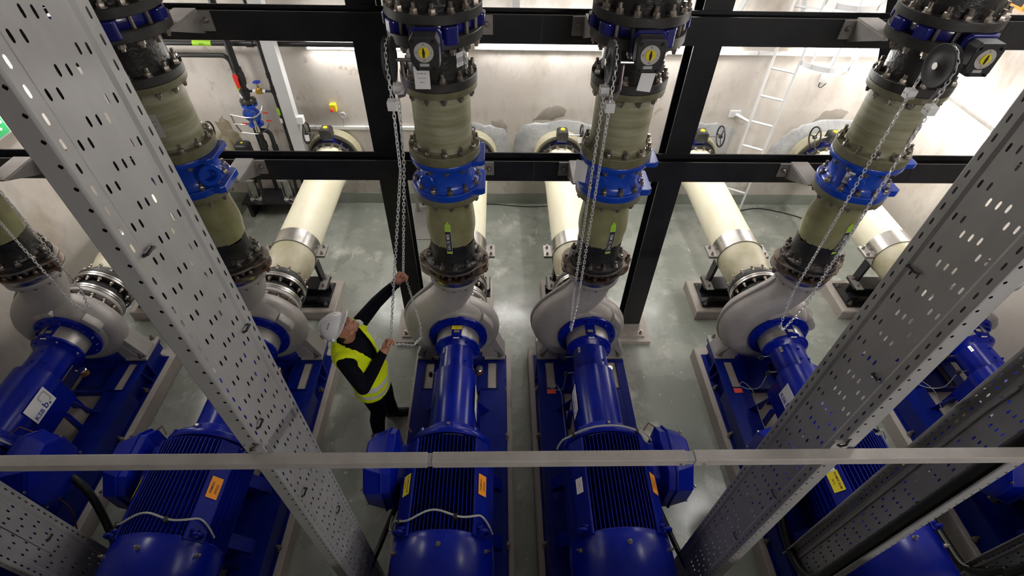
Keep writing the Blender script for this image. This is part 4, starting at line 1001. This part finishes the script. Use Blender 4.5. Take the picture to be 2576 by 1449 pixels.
for x, y, z, nm in ((-3.27,6.40,1.93,'left'), (-2.845,6.358,1.62,'right')):
    t = thing('flow_tag', 'small bright green flow tag on %s thin black wall pipe' % nm, 'tag', (x, y-.022, z), 'green flow tags')
    G().prism([(-.018,-.05),(.018,-.05),(.018,.03),(0,.055),(-.018,.03)], -.002, .002, 'y').build('tag_plate', 'green', t, None)
    G().box(-.016, .016, -.003, .001, -.16, -.10).build('text_strip', 'paper', t, None)
# brass valve with blue wheel joining two pipes
t = thing('brass_valve', 'small brass valve with blue wheel between two black pipes', 'valve', (-3.01, 6.36, 1.876))
G().cyl((-.15,0,0), (.15,0,0), .016, .016, 10).build('pipe', 'black_plastic', t)
G().box(-.035, .035, -.03, .03, -.03, .03).build('body', 'brass', t, None, .004)
for x in (-.06, .06): G().cyl((x-.018,0,0), (x+.018,0,0), .024, .024, 6).build('union_nut', 'white_plastic', t, 30)
G().lathe([(.028,.02),(.014,.045),(.014,.07),(.006,.075),(.006,.12)], n=10, cap=True).build('bonnet', 'brass', t)
w_ = G().tube([(.04*math.cos(a), .04*math.sin(a), .115) for a in [2*PI*k/16 for k in range(16)]], .008, 6, True).build('wheel', 'blue_knob', t)
for a in (0, PI/2): G().cyl((-.04*math.cos(a),-.04*math.sin(a),.115), (.04*math.cos(a),.04*math.sin(a),.115), .006, .006, 6).build('spoke', 'blue_knob', w_)
# blue control valve with silver capillary lines
t = thing('control_valve', 'bright blue control valve with silver capillary pipes on left wall', 'valve', (-3.19, 6.35, 1.56))
G().lathe([(.04,.16),(.098,.16),(.1,.156),(.1,.135),(.05,.13)], n=28).build('top_flange', 'blue_valve', t)
G().lathe([(.05,.14),(.055,.09),(.085,.05),(.095,.0),(.085,-.05),(.06,-.08),(.055,-.11)], n=28).build('body', 'blue_valve', t)
c_ = G().lathe([(.0,-.10),(.08,-.10),(.088,-.09),(.088,-.07),(.07,-.06),(.06,.0)], (0,0,.05), 'y', 24).build('cover', 'blue_valve', t)
for k in range(8): ob('bolt', bolt_me(.005, .5), None, c_, (.07*math.cos(k*PI/4), -.10, .05+.07*math.sin(k*PI/4))).rotation_euler = (PI/2, 0, 0)
G().lathe([(.05,-.11),(.093,-.11),(.095,-.114),(.095,-.135),(.05,-.14)], n=28).build('bottom_flange', 'blue_valve', t)
G().lathe([(.0,0),(.03,0),(.03,.05),(.018,.10),(.018,.16),(0,.165)], (.05,-.12,-.17), 'z', 14).build('pilot', 'steel', t)
for pts in ([(-.26,-.05,.03),(-.05,-.12,.03),(.08,-.13,.04),(.16,-.10,.10),(.18,-.05,.15)], [(-.26,-.05,-.10),(-.12,-.06,-.10),(-.04,-.09,-.07)], [(-.20,-.06,-.21),(-.02,-.10,-.21),(.05,-.12,-.20)], [(.07,-.12,-.20),(.15,-.08,-.15),(.20,-.06,-.08)], [(-.26,-.05,.03),(-.25,-.05,-.10),(-.20,-.06,-.21)]):
    G().tube(spline(pts, 4), .009, 6).build('capillary_pipe', 'steel', t)
for x, z in ((-.10,-.07), (.21,.08), (.22,-.03)): G().box(x-.03, x+.03, -.10, -.085, z-.008, z+.008).build('red_lever', 'red', t, None, .003)
pipe_thing('black pipe with branch elbow below the blue control valve', [(-3.19,6.35,1.42), (-3.19,6.35,.95)], .036, couplers=[((-3.19,6.35,1.18),(-3.19,6.35,1.10))])
pipe_thing('short black branch elbow right of the blue control valve', [(-3.17,6.33,1.355)]+elbow((-3.10,6.33,1.355), (-3.04,6.33,1.355), (-3.04,6.33,1.28))+[(-3.04,6.33,.95)], .028, couplers=[((-3.04,6.33,1.14),(-3.04,6.33,1.06))])
t = thing('valve_actuator', 'rounded black actuator box with orange label behind the lower beam', 'actuator', (-3.47, 6.33, 1.0))
G().cbox(-.095, .095, -.085, .085, 0, .17, .03).build('housing', 'black_plastic', t, None, .006)
G().box(-.06, .02, -.088, -.084, .05, .10).build('orange_label', 'orange', t, None)
G().cyl((0,0,.168), (0,0,.178), .018, .016, 12).build('yellow_button', 'yellow', t)
G().cyl((0,0,-.45), (0,0,0), .03, .03, 12).build('stem', 'black_plastic', t)
# two small vertical multistage pumps on a console
t = thing('steel_console', 'grey steel console carrying the two small vertical pumps', 'console', (-3.29, 6.34, 0))
G().box(-.45, .45, -.14, .24, .24, .27).build('shelf', 'black_steel', t, None)
for x in (-.40, .36): G().box(x, x+.05, -.12, .24, 0, .24).build('support_leg', 'black_steel', t, None)
for x, lab in ((-3.54, 'left of two small steel vertical pumps by the wall'), (-3.05, 'right of two small steel vertical pumps by the wall')):
    t = thing('booster_pump', lab, 'pump', (x, 6.30, .271), 'small vertical pumps')
    G().cbox(-.085, .085, -.07, .07, 0, .05, .02).build('foot', 'cast', t, None, .004)
    G().lathe([(.062,.05),(.062,.36)], n=24).build('barrel', 'steel', t)
    for a in range(4): G().cyl((.078*math.cos(a*PI/2+.6),.078*math.sin(a*PI/2+.6),.05), (.078*math.cos(a*PI/2+.6),.078*math.sin(a*PI/2+.6),.37), .007, .007, 6).build('tie_rod', 'steel', t)
    G().cbox(-.085, .085, -.085, .085, .36, .41, .02).build('head', 'cast', t, None, .004)
    G().lathe([(.065,.41),(.075,.43),(.075,.62),(.06,.65),(0,.655)], n=20).build('motor', 'black_gear', t)
    for s in (-1,):
        G().tube(elbow((0,-.07,.025), (0,-.15,.025), (.07,-.15,.025))+elbow((.10,-.15,.025), (.17,-.15,.025), (.17,-.15,.09))+[(.17,-.02,.62)], .022, 10).build('outlet_pipe', 'black_plastic', t)
# pale steel column in front of the wall
t = thing('white_column', 'pale grey painted square column in front of left back wall', 'column', (-2.69, 6.33, 0))
G().box(-.080, .068, -.06, .06, .02, 7.39).build('shaft', 'grey_paint', t, None)
G().box(-.13, .13, -.12, .12, 0, .02).build('base_plate', 'grey_paint', t, None)
for z in (1.56,):
    b = G(); b.box(.07, .15, -.06, .02, z, z+.012); b.box(.07, .15, -.06, -.05, z-.08, z); b.box(.142, .15, -.05, .02, z-.08, z); b.build('cable_bracket', 'white_paint', t, None)
# emergency stop
t = thing('emergency_stop', 'small yellow emergency stop box with red button on the wall', 'switch', (-2.205, YW, 1.57))
G().box(-.042, .042, -.07, 0, -.05, .05).build('box', 'yellow', t, None, .006)
G().lathe([(0,-.115),(.018,-.112),(.024,-.10),(.022,-.085),(.012,-.08),(.012,-.07)], (-.008,0,-.015), 'y', 16).build('button', 'red', t)
G().tube([(.10+.035*math.cos(a), -.03, -.11+.035*math.sin(a)) for a in [2*PI*k/18 for k in range(18)]], .010, 6, True).build('cable_coil', 'grey_paint', t)
G().tube([(.02,-.02,-.05),(.06,-.02,-.14),(.09,-.02,-.18),(.075,-.02,-.29)], .005, 6).build('lead', 'grey_cable', t)
# exit sign, switch box, orange box
t = thing('exit_sign', 'green and white exit arrow sign on the left wall', 'sign', (XL, 4.80, 2.27))
G().box(0, .06, -.17, .17, -.14, .14).build('case', 'white_plastic', t, None, .006)
G().box(.06, .064, -.16, .02, -.12, .12).build('green_field', 'sign_green', t, None)
g = G(); g.prism([(-.13,0),(-.06,.08),(-.04,.06),(-.075,.02),(.0,.02),(.0,-.02),(-.075,-.02),(-.04,-.06),(-.06,-.08)], .064, .066, 'x'); g.build('arrow', 'white_paint', t, None)
t = thing('switch_box', 'small grey switch box on back wall behind the ladder cage', 'box', (4.24, YW, 2.03))
G().box(-.05, .05, -.06, 0, -.05, .05).build('housing', 'grey_paint', t, None, .005)
G().cyl((0,-.03,.05), (0,-.03,.45), .012, .012, 8).build('conduit', 'grey_paint', t)
G().tube(spline([(-.03,-.03,-.05),(-.04,-.04,-.10),(.0,-.04,-.12),(.05,-.03,-.07)], 4), .006, 6).build('lead', 'black_plastic', t)
t = thing('warning_box', 'orange framed box high on the right wall', 'box', (XR, 5.70, 3.25))
G().box(-.04, 0, -.12, .12, -.1, .1).build('frame', 'orange', t, None); G().box(-.045, -.04, -.09, .09, -.07, .07).build('panel', 'ink', t, None); G().cyl((-.045,0,0), (-.05,0,0), .03, .03, 12).build('lens', 'yellow', t)
# caged ladder
FR, BR = Vector((3.69, 6.33, 0)), Vector((3.43, 6.49, 0)); dr = (BR-FR).normalized(); nr = Vector((-dr.y, dr.x, 0))
t = thing('cat_ladder', 'white wall ladder with round safety cage by the right column', 'ladder', tuple((FR+BR)/2)); o_ = (FR+BR)/2
for q in (FR, BR):
    g = G(); c = q-o_; a, b = nr*.034, dr*.014
    g.ring([[c-a-b, c+a-b, c+a+b, c-a+b], [c-a-b+Vector((0,0,4.4)), c+a-b+Vector((0,0,4.4)), c+a+b+Vector((0,0,4.4)), c-a+b+Vector((0,0,4.4))]]); g.build('side_rail', 'white_paint', t, None)
for k in range(12): G().tube([FR-o_+Vector((0,0,.03+.36*k)), BR-o_+Vector((0,0,.03+.36*k))], .017, 4).build('rung', 'white_paint', t, None)
hc = (FR+BR)/2-o_-nr*.0; 
def hoop(z):
    pts = [p-o_ for p in spline([(3.70,6.26,0),(3.75,6.18,0),(3.86,6.10,0),(4.0,6.07,0),(4.2,6.13,0),(4.35,6.29,0),(4.44,6.44,0),(4.45,6.57,0)], 3)]
    g = G(); 
    rings = [[p+Vector((0,0,z-.03)), p+Vector((0,0,z+.03)), p*1.012+Vector((0,0,z+.03)), p*1.012+Vector((0,0,z-.03))] for p in [FR-o_]+pts]
    g.ring(rings); g.build('cage_hoop', 'white_paint', t, 30)
    return pts
hp_ = hoop(2.33); hoop(3.0); hoop(3.7)
for k in (3, 8, 12, 16, 20):
    p = hp_[k]; u = Vector((-p.y, p.x, 0)).normalized()*.022; v = p.normalized()*.004
    g = G(); g.ring([[p-u-v, p+u-v, p+u+v, p-u+v], [q+Vector((0,0,2.1)) for q in (p-u-v, p+u-v, p+u+v, p-u+v)]]); g.v = [(x, y, z+2.31) for x, y, z in g.v]; g.build('cage_strip', 'white_paint', t, None)
for z in (1.52, 3.2):
    g = G().tube([BR-o_+Vector((-.02,0,z-.06)), Vector((3.24,6.57,z))-o_], .022, 4); g.build('wall_bracket', 'white_paint', t, None)
    G().box(3.16-o_.x, 3.30-o_.x, 6.575-o_.y, 6.597-o_.y, z-.045, z+.045).build('wall_plate', 'white_paint', t, None)
# light struts high on the back wall, seen above the upper beam
for x0, x1, lab in ((3.03, 2.72, 'left'), (3.36, 3.62, 'right')):
    b = G().tube([(x0,6.45,3.75),(x1,6.45,2.55)], .035, 4).build('diagonal_strut', 'grey_paint', None, None); tag(b, '%s of two pale diagonal struts above the ladder beam' % lab, 'strut', 'pale wall struts')
b = G().box(.16, .245, YW-.08, YW-.002, 2.62, 7.39).build('conduit_channel', 'grey_paint', None, None); tag(b, 'pale upright channel on the back wall above the upper beam', 'channel')
# grating in the floor, cables on the floor
t = thing('floor_grating', 'square mesh floor grating near the left black column', 'grating', (-.95, 6.08, .004))
me = bpy.data.meshes.new('grid'); me.from_pydata([(-.34,-.36,.004),(.36,-.36,.004),(.36,.38,.004),(-.34,.38,.004)], [], [(0,1,2,3)]); uv = me.uv_layers.new(name='UVMap')
for l in me.loops: uv.data[l.index].uv = tuple(c*.62 for c in me.vertices[l.vertex_index].co[:2])
ob('grid', me, 'mesh_guard', t)
for a in ((-.35,.37,-.37,-.36), (-.35,.37,.38,.39), (-.35,-.34,-.37,.39), (.36,.37,-.37,.39)): G().box(*a, -.004, .008).build('frame_bar', 'galv', t, None)
G().box(-.30, -.26, .28, .32, .0, .6).build('post', 'galv', t, None)
cable('thin black cable lying along the foot of the back wall at centre', spline([(-.6,6.54,.008), (-.1,6.56,.008), (.25,6.52,.008), (.55,6.5,.008), (1.3,6.55,.008), (1.9,6.5,.008)], 6), .007, group='cables on the floor')
cable('thin black cable curving over the floor behind the right pump', spline([(3.75,6.42,.008), (4.05,6.48,.008), (4.35,6.40,.008), (4.7,6.2,.008), (4.85,5.9,.008)], 6), .008, group='cables on the floor')
# ================================================================ the worker
mat('navy', (.0028, .0032, .008), .9, col2=(.005, .0055, .012), scale=30, spec=.15)
mat('jeans', (.0035, .006, .016), .9, col2=(.011, .019, .042), scale=9, lo=.5, hi=.85, spec=.2)
mat('skin', (.50, .245, .155), .5, col2=(.43, .19, .12), scale=14)
mat('hair', (.025, .016, .011), .7)
mat('shoe', (.006, .006, .006), .25)
mat('helmet_white', (.80, .80, .82), .22)
mat('lip', (.36, .12, .09), .5); mat('eye_white', (.7, .68, .65), .3)
def vest_mat():
    m = bpy.data.materials.new('vest'); m.use_nodes = True; nt = m.node_tree; N = nt.nodes; b = N['Principled BSDF']; b.inputs['Roughness'].default_value = .75
    tc = N.new('ShaderNodeTexCoord'); dt = N.new('ShaderNodeVectorMath'); dt.operation = 'DOT_PRODUCT'; dt.inputs[1].default_value = (.16, 0, 1.)
    nt.links.new(tc.outputs['Object'], dt.inputs[0]); fac = None
    def band(z0, z1):
        a = N.new('ShaderNodeMath'); a.operation = 'GREATER_THAN'; a.inputs[1].default_value = z0; nt.links.new(dt.outputs['Value'], a.inputs[0])
        c = N.new('ShaderNodeMath'); c.operation = 'LESS_THAN'; c.inputs[1].default_value = z1; nt.links.new(dt.outputs['Value'], c.inputs[0])
        q = N.new('ShaderNodeMath'); q.operation = 'MULTIPLY'; nt.links.new(a.outputs[0], q.inputs[0]); nt.links.new(c.outputs[0], q.inputs[1]); return q.outputs[0]
    x = band(VB[0], VB[0]+.048); y = band(VB[1], VB[1]+.048)
    ad = N.new('ShaderNodeMath'); ad.operation = 'ADD'; nt.links.new(x, ad.inputs[0]); nt.links.new(y, ad.inputs[1])
    mx = N.new('ShaderNodeMix'); mx.data_type = 'RGBA'; mx.inputs[6].default_value = (.80, .97, .0, 1); mx.inputs[7].default_value = (.62, .63, .65, 1)
    nt.links.new(ad.outputs[0], mx.inputs[0]); nt.links.new(mx.outputs[2], b.inputs['Base Color']); MATS['vest'] = m
VB = (.645, .745)
vest_mat()
def V3(*a): return Vector(a)
def capsule(g, pts, rs, n=14, ell=None):
    """tapered limb with rounded ends"""
    pts = [V3(*p) for p in pts]; d0 = (pts[0]-pts[1]).normalized(); d1 = (pts[-1]-pts[-2]).normalized()
    P = []; R = []
    for k in (0, 1, 2): q = PI/2*(k+.15)/3.3; P.append(pts[0]+d0*rs[0]*math.cos(q)); R.append(rs[0]*math.sin(q))
    P += pts; R += list(rs)
    for k in (2, 1, 0): q = PI/2*(k+.15)/3.3; P.append(pts[-1]+d1*rs[-1]*math.cos(q)); R.append(rs[-1]*math.sin(q))
    g.tube(P, R, n)
def ellips(g, c, ax, n=16, m=12):
    """ellipsoid with axes ax = three vectors"""
    rings = []
    for j in range(1, m):
        t = PI*j/m; rings.append([c+ax[0]*math.sin(t)*math.cos(2*PI*k/n)+ax[1]*math.sin(t)*math.sin(2*PI*k/n)+ax[2]*math.cos(t) for k in range(n)])
    g.ring(rings)
def loft(g, secs, n=20):
    """secs: (centre, rx, ry) stacked ellipses, x front-back, y side-side"""
    g.ring([[(c[0]+rx*math.cos(2*PI*k/n), c[1]+ry*math.sin(2*PI*k/n), c[2]) for k in range(n)] for c, rx, ry in secs])
def remesh(g, voxel, it=2, name='body'):
    me = g.me(name, None); o = bpy.data.objects.new('tmp', me); COL.objects.link(o)
    bm = bmesh.new(); bm.from_mesh(me); bmesh.ops.recalc_face_normals(bm, faces=bm.faces); bm.to_mesh(me); bm.free()
    r = o.modifiers.new('r', 'REMESH'); r.mode = 'VOXEL'; r.voxel_size = voxel
    s = o.modifiers.new('s', 'SMOOTH'); s.iterations = it; s.factor = .5
    dg = bpy.context.evaluated_depsgraph_get(); m2 = bpy.data.meshes.new_from_object(o.evaluated_get(dg)); bpy.data.objects.remove(o); m2.name = name
    m2.polygons.foreach_set('use_smooth', [True]*len(m2.polygons)); return m2
TORSO = [((-1.165,2.73,.80), .125, .175), ((-1.165,2.73,.92), .130, .178), ((-1.175,2.725,1.02), .125, .165), ((-1.195,2.715,1.14), .130, .172), ((-1.22,2.705,1.27), .138, .19), ((-1.238,2.70,1.36), .128, .20), ((-1.248,2.695,1.43), .10, .168), ((-1.255,2.693,1.475), .075, .10)]
SR, SL = V3(-1.235,2.51,1.395), V3(-1.215,2.88,1.415)
ER, EL = V3(-1.135,2.45,1.125), V3(-1.03,2.955,1.625)
WR, WL = HANDR+V3(-.055,-.062,-.052), HANDL+V3(-.058,-.008,-.068)
g = G()
loft(g, TORSO)
capsule(g, [SR+V3(0,.06,.01), SR, SR*.5+ER*.5, ER], [.074,.074,.068,.060]); capsule(g, [ER, ER*.5+WR*.5, WR], [.060,.054,.038])
capsule(g, [SL+V3(0,-.06,.0), SL, SL*.5+EL*.5, EL], [.070,.070,.062,.054]); capsule(g, [EL, EL*.5+WL*.5, WL], [.054,.048,.036])
HPR, HPL = V3(-1.175,2.645,.90), V3(-1.16,2.815,.90); KR, KL = V3(-1.135,2.625,.50), V3(-1.115,2.855,.50); AR, AL = V3(-1.20,2.605,.09), V3(-1.105,2.875,.09)
for h, k, a in ((HPR,KR,AR), (HPL,KL,AL)):
    capsule(g, [h, h*.5+k*.5, k], [.112,.098,.076]); capsule(g, [k, k*.55+a*.45+V3(-.015,0,0), a], [.076,.074,.060])
# head
HC = V3(-1.252,2.68,1.635); hf = V3(.46,.02,.88).normalized(); hr = hf.cross(V3(-.88,-.10,.46)).normalized(); hu = hr.cross(hf)
def H(f, r, u): return HC+hf*f+hr*r+hu*u
capsule(g, [V3(-1.252,2.693,1.44), HC-hu*.06-hf*.02], [.062,.058])
ellips(g, H(-.005,0,.02), (hf*.100, hr*.079, hu*.115)); ellips(g, H(.030,0,-.045), (hf*.068, hr*.062, hu*.078)); ellips(g, H(.066,0,-.098), (hf*.026, hr*.026, hu*.020))
capsule(g, [H(.086,0,.022), H(.104,0,-.006), H(.116,0,-.022)], [.009,.012,.013], 10); ellips(g, H(.100,0,-.030), (hf*.014, hr*.019, hu*.008))
for s in (-1, 1):
    ellips(g, H(.068,s*.040,-.020), (hf*.022, hr*.024, hu*.020)); ellips(g, H(.072,s*.034,.038), (hf*.016, hr*.026, hu*.010))
    ellips(g, H(-.012,s*.082,-.010), (hf*.022+hr*s*.006, hr*.009, hu*.034)); capsule(g, [H(.06,s*.008,-.092), H(.02,s*.055,-.075), H(-.02,s*.066,-.04)], [.022,.020,.020], 10)
ellips(g, H(.090,0,-.060), (hf*.012, hr*.024, hu*.006)); ellips(g, H(.087,0,-.072), (hf*.013, hr*.021, hu*.007))
# hands: palm, four curled fingers, thumb
def hand(Hc, W, a, flip):
    a = a.normalized(); d = (Hc-W).normalized(); a = (a-d*a.dot(d)).normalized(); n = a.cross(d)*flip; p = Hc-d*.042
    capsule(g, [W, p-d*.01], [.030,.032], 12)
    capsule(g, [p+a*.030+n*.014-d*.012, p+a*.032+n*.016+d*.018], [.017,.015], 10); capsule(g, [p+a*.008+n*.016-d*.012, p+a*.010+n*.018+d*.022], [.017,.016], 10)
    capsule(g, [p-a*.014+n*.015-d*.010, p-a*.014+n*.017+d*.020], [.017,.015], 10); capsule(g, [p-a*.034+n*.012-d*.010, p-a*.036+n*.014+d*.014], [.016,.013], 10)
    for j, (o, ln) in enumerate(((.035, .92), (.0115, 1.), (-.0125, .95), (-.036, .82))):
        b = p+a*o
        capsule(g, [b+n*.020+d*.016, b+n*.023+d*.044*ln, b+n*.006+d*.066*ln, b-n*.017+d*.060*ln, b-n*.024+d*.040*ln], [.0105,.0105,.0098,.0092,.0084], 10)
    capsule(g, [p+a*.020-n*.006-d*.010, p+a*.044-n*.018+d*.012, p+a*.050-n*.012+d*.040, p+a*.046+n*.004+d*.056], [.015,.0125,.0115,.0095], 10)
hand(HANDR, WR, V3(.10,.04,1), 1); hand(HANDL, WL, V3(.02,.0,1), 1)
body = remesh(g, .0042, 2, 'body')
for k in ('navy', 'jeans', 'skin', 'hair'): body.materials.append(MATS[k])
idx = []
for p in body.polygons:
    c = V3(*p.center); m = 0
    if c.z < .93: m = 1
    if (c-HANDR).length < .115 and (c-WR).dot((HANDR-WR).normalized()) > -.004: m = 2
    if (c-HANDL).length < .125 and (c-WL).dot((HANDL-WL).normalized()) > -.012: m = 2
    if (c-HC).length < .19 and c.z > 1.47 and (c-SL).length > .10 and not (c.y > 2.80 and c.x > -1.12):
        q = c-V3(-1.25,2.693,1.475)
        if q.z > .012: m = 2
        w_ = c-HC
        if m == 2 and w_.dot(hf) < -.015 and w_.dot(hu) > -.055 and abs(w_.dot(hr)) < .088 and (w_.dot(hf) < -.045 or w_.dot(hu) > .035): m = 3
    idx.append(m)
body.polygons.foreach_set('material_index', idx)
man = thing('person', 'worker in white helmet, glasses and yellow vest pulling a chain', 'person', (-1.16, 2.74, 0)); OFFS[man.name] = Vector((1.16, -2.74, 0))
ob('body', body, None, man)
# vest: a shell around the torso with arm holes, neck and open front
g = G(); loft(g, [(c, rx+(.034 if c[2] < .95 else .026), ry+(.034 if c[2] < .95 else .022)) for c, rx, ry in [((-1.165,2.73,.70), .125, .172)]+TORSO[:-1]]+[((-1.252,2.694,1.462), .098, .165), ((-1.256,2.693,1.492), .085, .12)], 28)
for s in (SR+V3(0,.03,.012), SL+V3(0,-.03,.012)): ellips(g, s, (V3(.088,0,0), V3(0,.085,0), V3(0,0,.082)))
vm = remesh(g, .010, 4, 'vest'); bm = bmesh.new(); bm.from_mesh(vm); kill = []
cf = V3(1, -.12, 0).normalized()
for f in bm.faces:
    c = f.calc_center_median(); ax = c-V3(-1.165-.085*max(0,(c.z-.95)/.5),2.715,c.z)
    arm = min((c-(SR+V3(.015,-.052,-.015))).length, (c-(SL+V3(.012,.052,-.005))).length) < .098
    neck = (V3(c.x,c.y,0)-V3(-1.245,2.69,0)).length < .082 and c.z > 1.44
    hem = c.z < .775
    side = ax.y*1.0+.12*ax.x
    vneck = ax.x > .02 and c.z > 1.10 and abs(side+.01) < .012+.26*(c.z-1.10)
    if arm or neck or hem or vneck or f.normal.z < -.75: kill.append(f)
bmesh.ops.delete(bm, geom=kill, context='FACES')
for _ in range(2): bmesh.ops.smooth_vert(bm, verts=[v for v in bm.verts if v.is_boundary], factor=.5, use_axis_x=True, use_axis_y=True, use_axis_z=True)
rv = random.Random(3)
bm.to_mesh(vm); bm.free(); vm.polygons.foreach_set('use_smooth', [True]*len(vm.polygons))
vo = ob('safety_vest', vm, 'vest', man); sd = vo.modifiers.new('thickness', 'SOLIDIFY'); sd.thickness = .006; sd.offset = 1
tx = bpy.data.textures.new('folds', 'CLOUDS'); tx.noise_scale = .09; dm = vo.modifiers.new('folds', 'DISPLACE'); dm.texture = tx; dm.strength = .016; dm.mid_level = .45
# helmet
g = G(); hn = 32; rings = []
hc = H(-.012, 0, .035)
for j in range(11):
    t = PI/2*j/10.6; w_ = math.cos(t); h = math.sin(t)
    rings.append([hc+hf*(.132*w_*math.cos(2*PI*k/hn))+hr*(.112*w_*math.sin(2*PI*k/hn))+hu*(.125*h) for k in range(hn)])
g.ring(rings, True, False, True); hm = g.build('helmet', 'helmet_white', man, 60); sd = hm.modifiers.new('t', 'SOLIDIFY'); sd.thickness = .004
g = G(); inner = []; outer = []; low = []
for k in range(hn):
    a = 2*PI*k/hn; c, s = math.cos(a), math.sin(a); e = .010+.050*max(0, c)**1.3
    inner.append(hc+hf*.130*c+hr*.110*s+hu*.004); outer.append(hc+hf*(.132+e)*c+hr*(.112+e*.5)*s+hu*(-.004-.016*max(0,c))); low.append(hc+hf*(.130+e)*c+hr*(.110+e*.5)*s+hu*(-.012-.018*max(0,c)))
g.ring([inner, outer, low], True, False, False); g.build('brim', 'helmet_white', hm, 60)
g = G(); g.tube([hc+hf*(.128*math.cos(t))+hu*(.004+.130*math.sin(t)) for t in [PI*k/20 for k in range(1, 20)]], [.010]*19, 8, ell=2.2); g.build('ridge', 'helmet_white', hm, 60)
for s in (-1, 1): G().tube([hc+hr*s*.113+hf*-.02+hu*.0, hc+hr*s*.118+hf*-.02+hu*.022], .016, 4).build('ear_clip', 'helmet_white', hm, None)
lg = hc+hf*.070+hr*.066+hu*.076
nl = (hf*.070/.132**2+hr*.066/.112**2+hu*.076/.125**2).normalized(); ul = (hu-nl*hu.dot(nl)).normalized(); vl = nl.cross(ul)
letters('ENGIE', .020, 'logo_blue', hm, basis(lg+nl*.006, -vl, ul))
# glasses, chin paper, watch
gl = thing_ = G()
def rim(s):
    c = H(.108, s*.036, .018); return [c+hr*a+hu*b-hf*abs(a)*.12 for a, b in ((-.027,.016),(.027,.016),(.029,.0),(.022,-.020),(-.020,-.020),(-.028,-.004))]
G().tube(rim(1), .0028, 6, True).build('glasses', 'black_plastic', man, 60); gls = KIDS[man.name][-1]
G().tube(rim(-1), .0028, 6, True).build('lens_rim', 'black_plastic', gls, 60)
G().tube([H(.112,-.010,.022), H(.114,0,.025), H(.112,.010,.022)], .0028, 6).build('bridge', 'black_plastic', gls)
for s in (-1, 1): G().tube([H(.104,s*.064,.024), H(.05,s*.082,.020), H(-.02,s*.090,.012)], .0030, 6).build('temple', 'black_plastic', gls)
for s in (-1, 1):
    g = G(); ellips(g, H(.0885, s*.034, .018), (hf*.008, hr*.012, hu*.007)); e_ = g.build('eye', 'eye_white', man, 60)
    g = G(); ellips(g, H(.0945, s*.034, .018), (hf*.004, hr*.005, hu*.005)); g.build('iris', 'hair', e_, 60)
g = G(); ellips(g, H(.099, 0, -.066), (hf*.006, hr*.020, hu*.0045)); g.build('lips', 'lip', man, 60)
g = G(); pts = [H(.055,-.058,-.085), H(.050,-.074,-.125), H(.075,-.03,-.150), H(.098,.015,-.138), H(.105,.03,-.100), H(.085,.02,-.112), H(.070,-.02,-.118)]
g.add(pts, [(0,1,6),(1,2,6),(2,3,5,6),(3,4,5)]); pm = g.build('face_mask', 'paper', man, 60); sd = pm.modifiers.new('t', 'SOLIDIFY'); sd.thickness = .004
dw = (HANDL-WL).normalized()
G().tube([WL-dw*.012, WL+dw*.012], .041, 18).build('watch_strap', 'black_plastic', man, 40)
G().tube([WL-dw*.024, WL-dw*.015], .042, 18).build('cuff', 'steel', man, 40)
def shoe(a, yaw, nm):
    g = G(); c, s = math.cos(yaw), math.sin(yaw); secs = []
    for t, w_, h in ((-.075,.030,.05),(-.06,.036,.085),(-.02,.038,.105),(.03,.040,.085),(.08,.045,.062),(.13,.045,.050),(.175,.036,.040),(.205,.018,.030)):
        secs.append([(a.x+c*t-s*w_*math.cos(q), a.y+s*t+c*w_*math.cos(q), .022+h*max(0,math.sin(q)) if math.sin(q) > 0 else .004) for q in [2*PI*k/16 for k in range(16)]])
    g.ring(secs); o = g.build('shoe', 'shoe', man, 50)
    g = G(); pr_ = [(-.08,.0),(-.07,.03),(0,.034),(.08,.046),(.15,.044),(.20,.022),(.212,0)]; poly = [(x, y) for x, y in pr_]+[(x, -y) for x, y in pr_[::-1][1:-1]]
    g.prism([(a.x+c*x-s*y, a.y+s*x+c*y) for x, y in poly], .001, .022); g.build('sole', 'rubber', o, None)
shoe(AR, -.10, 'r'); shoe(AL, .12, 'l')
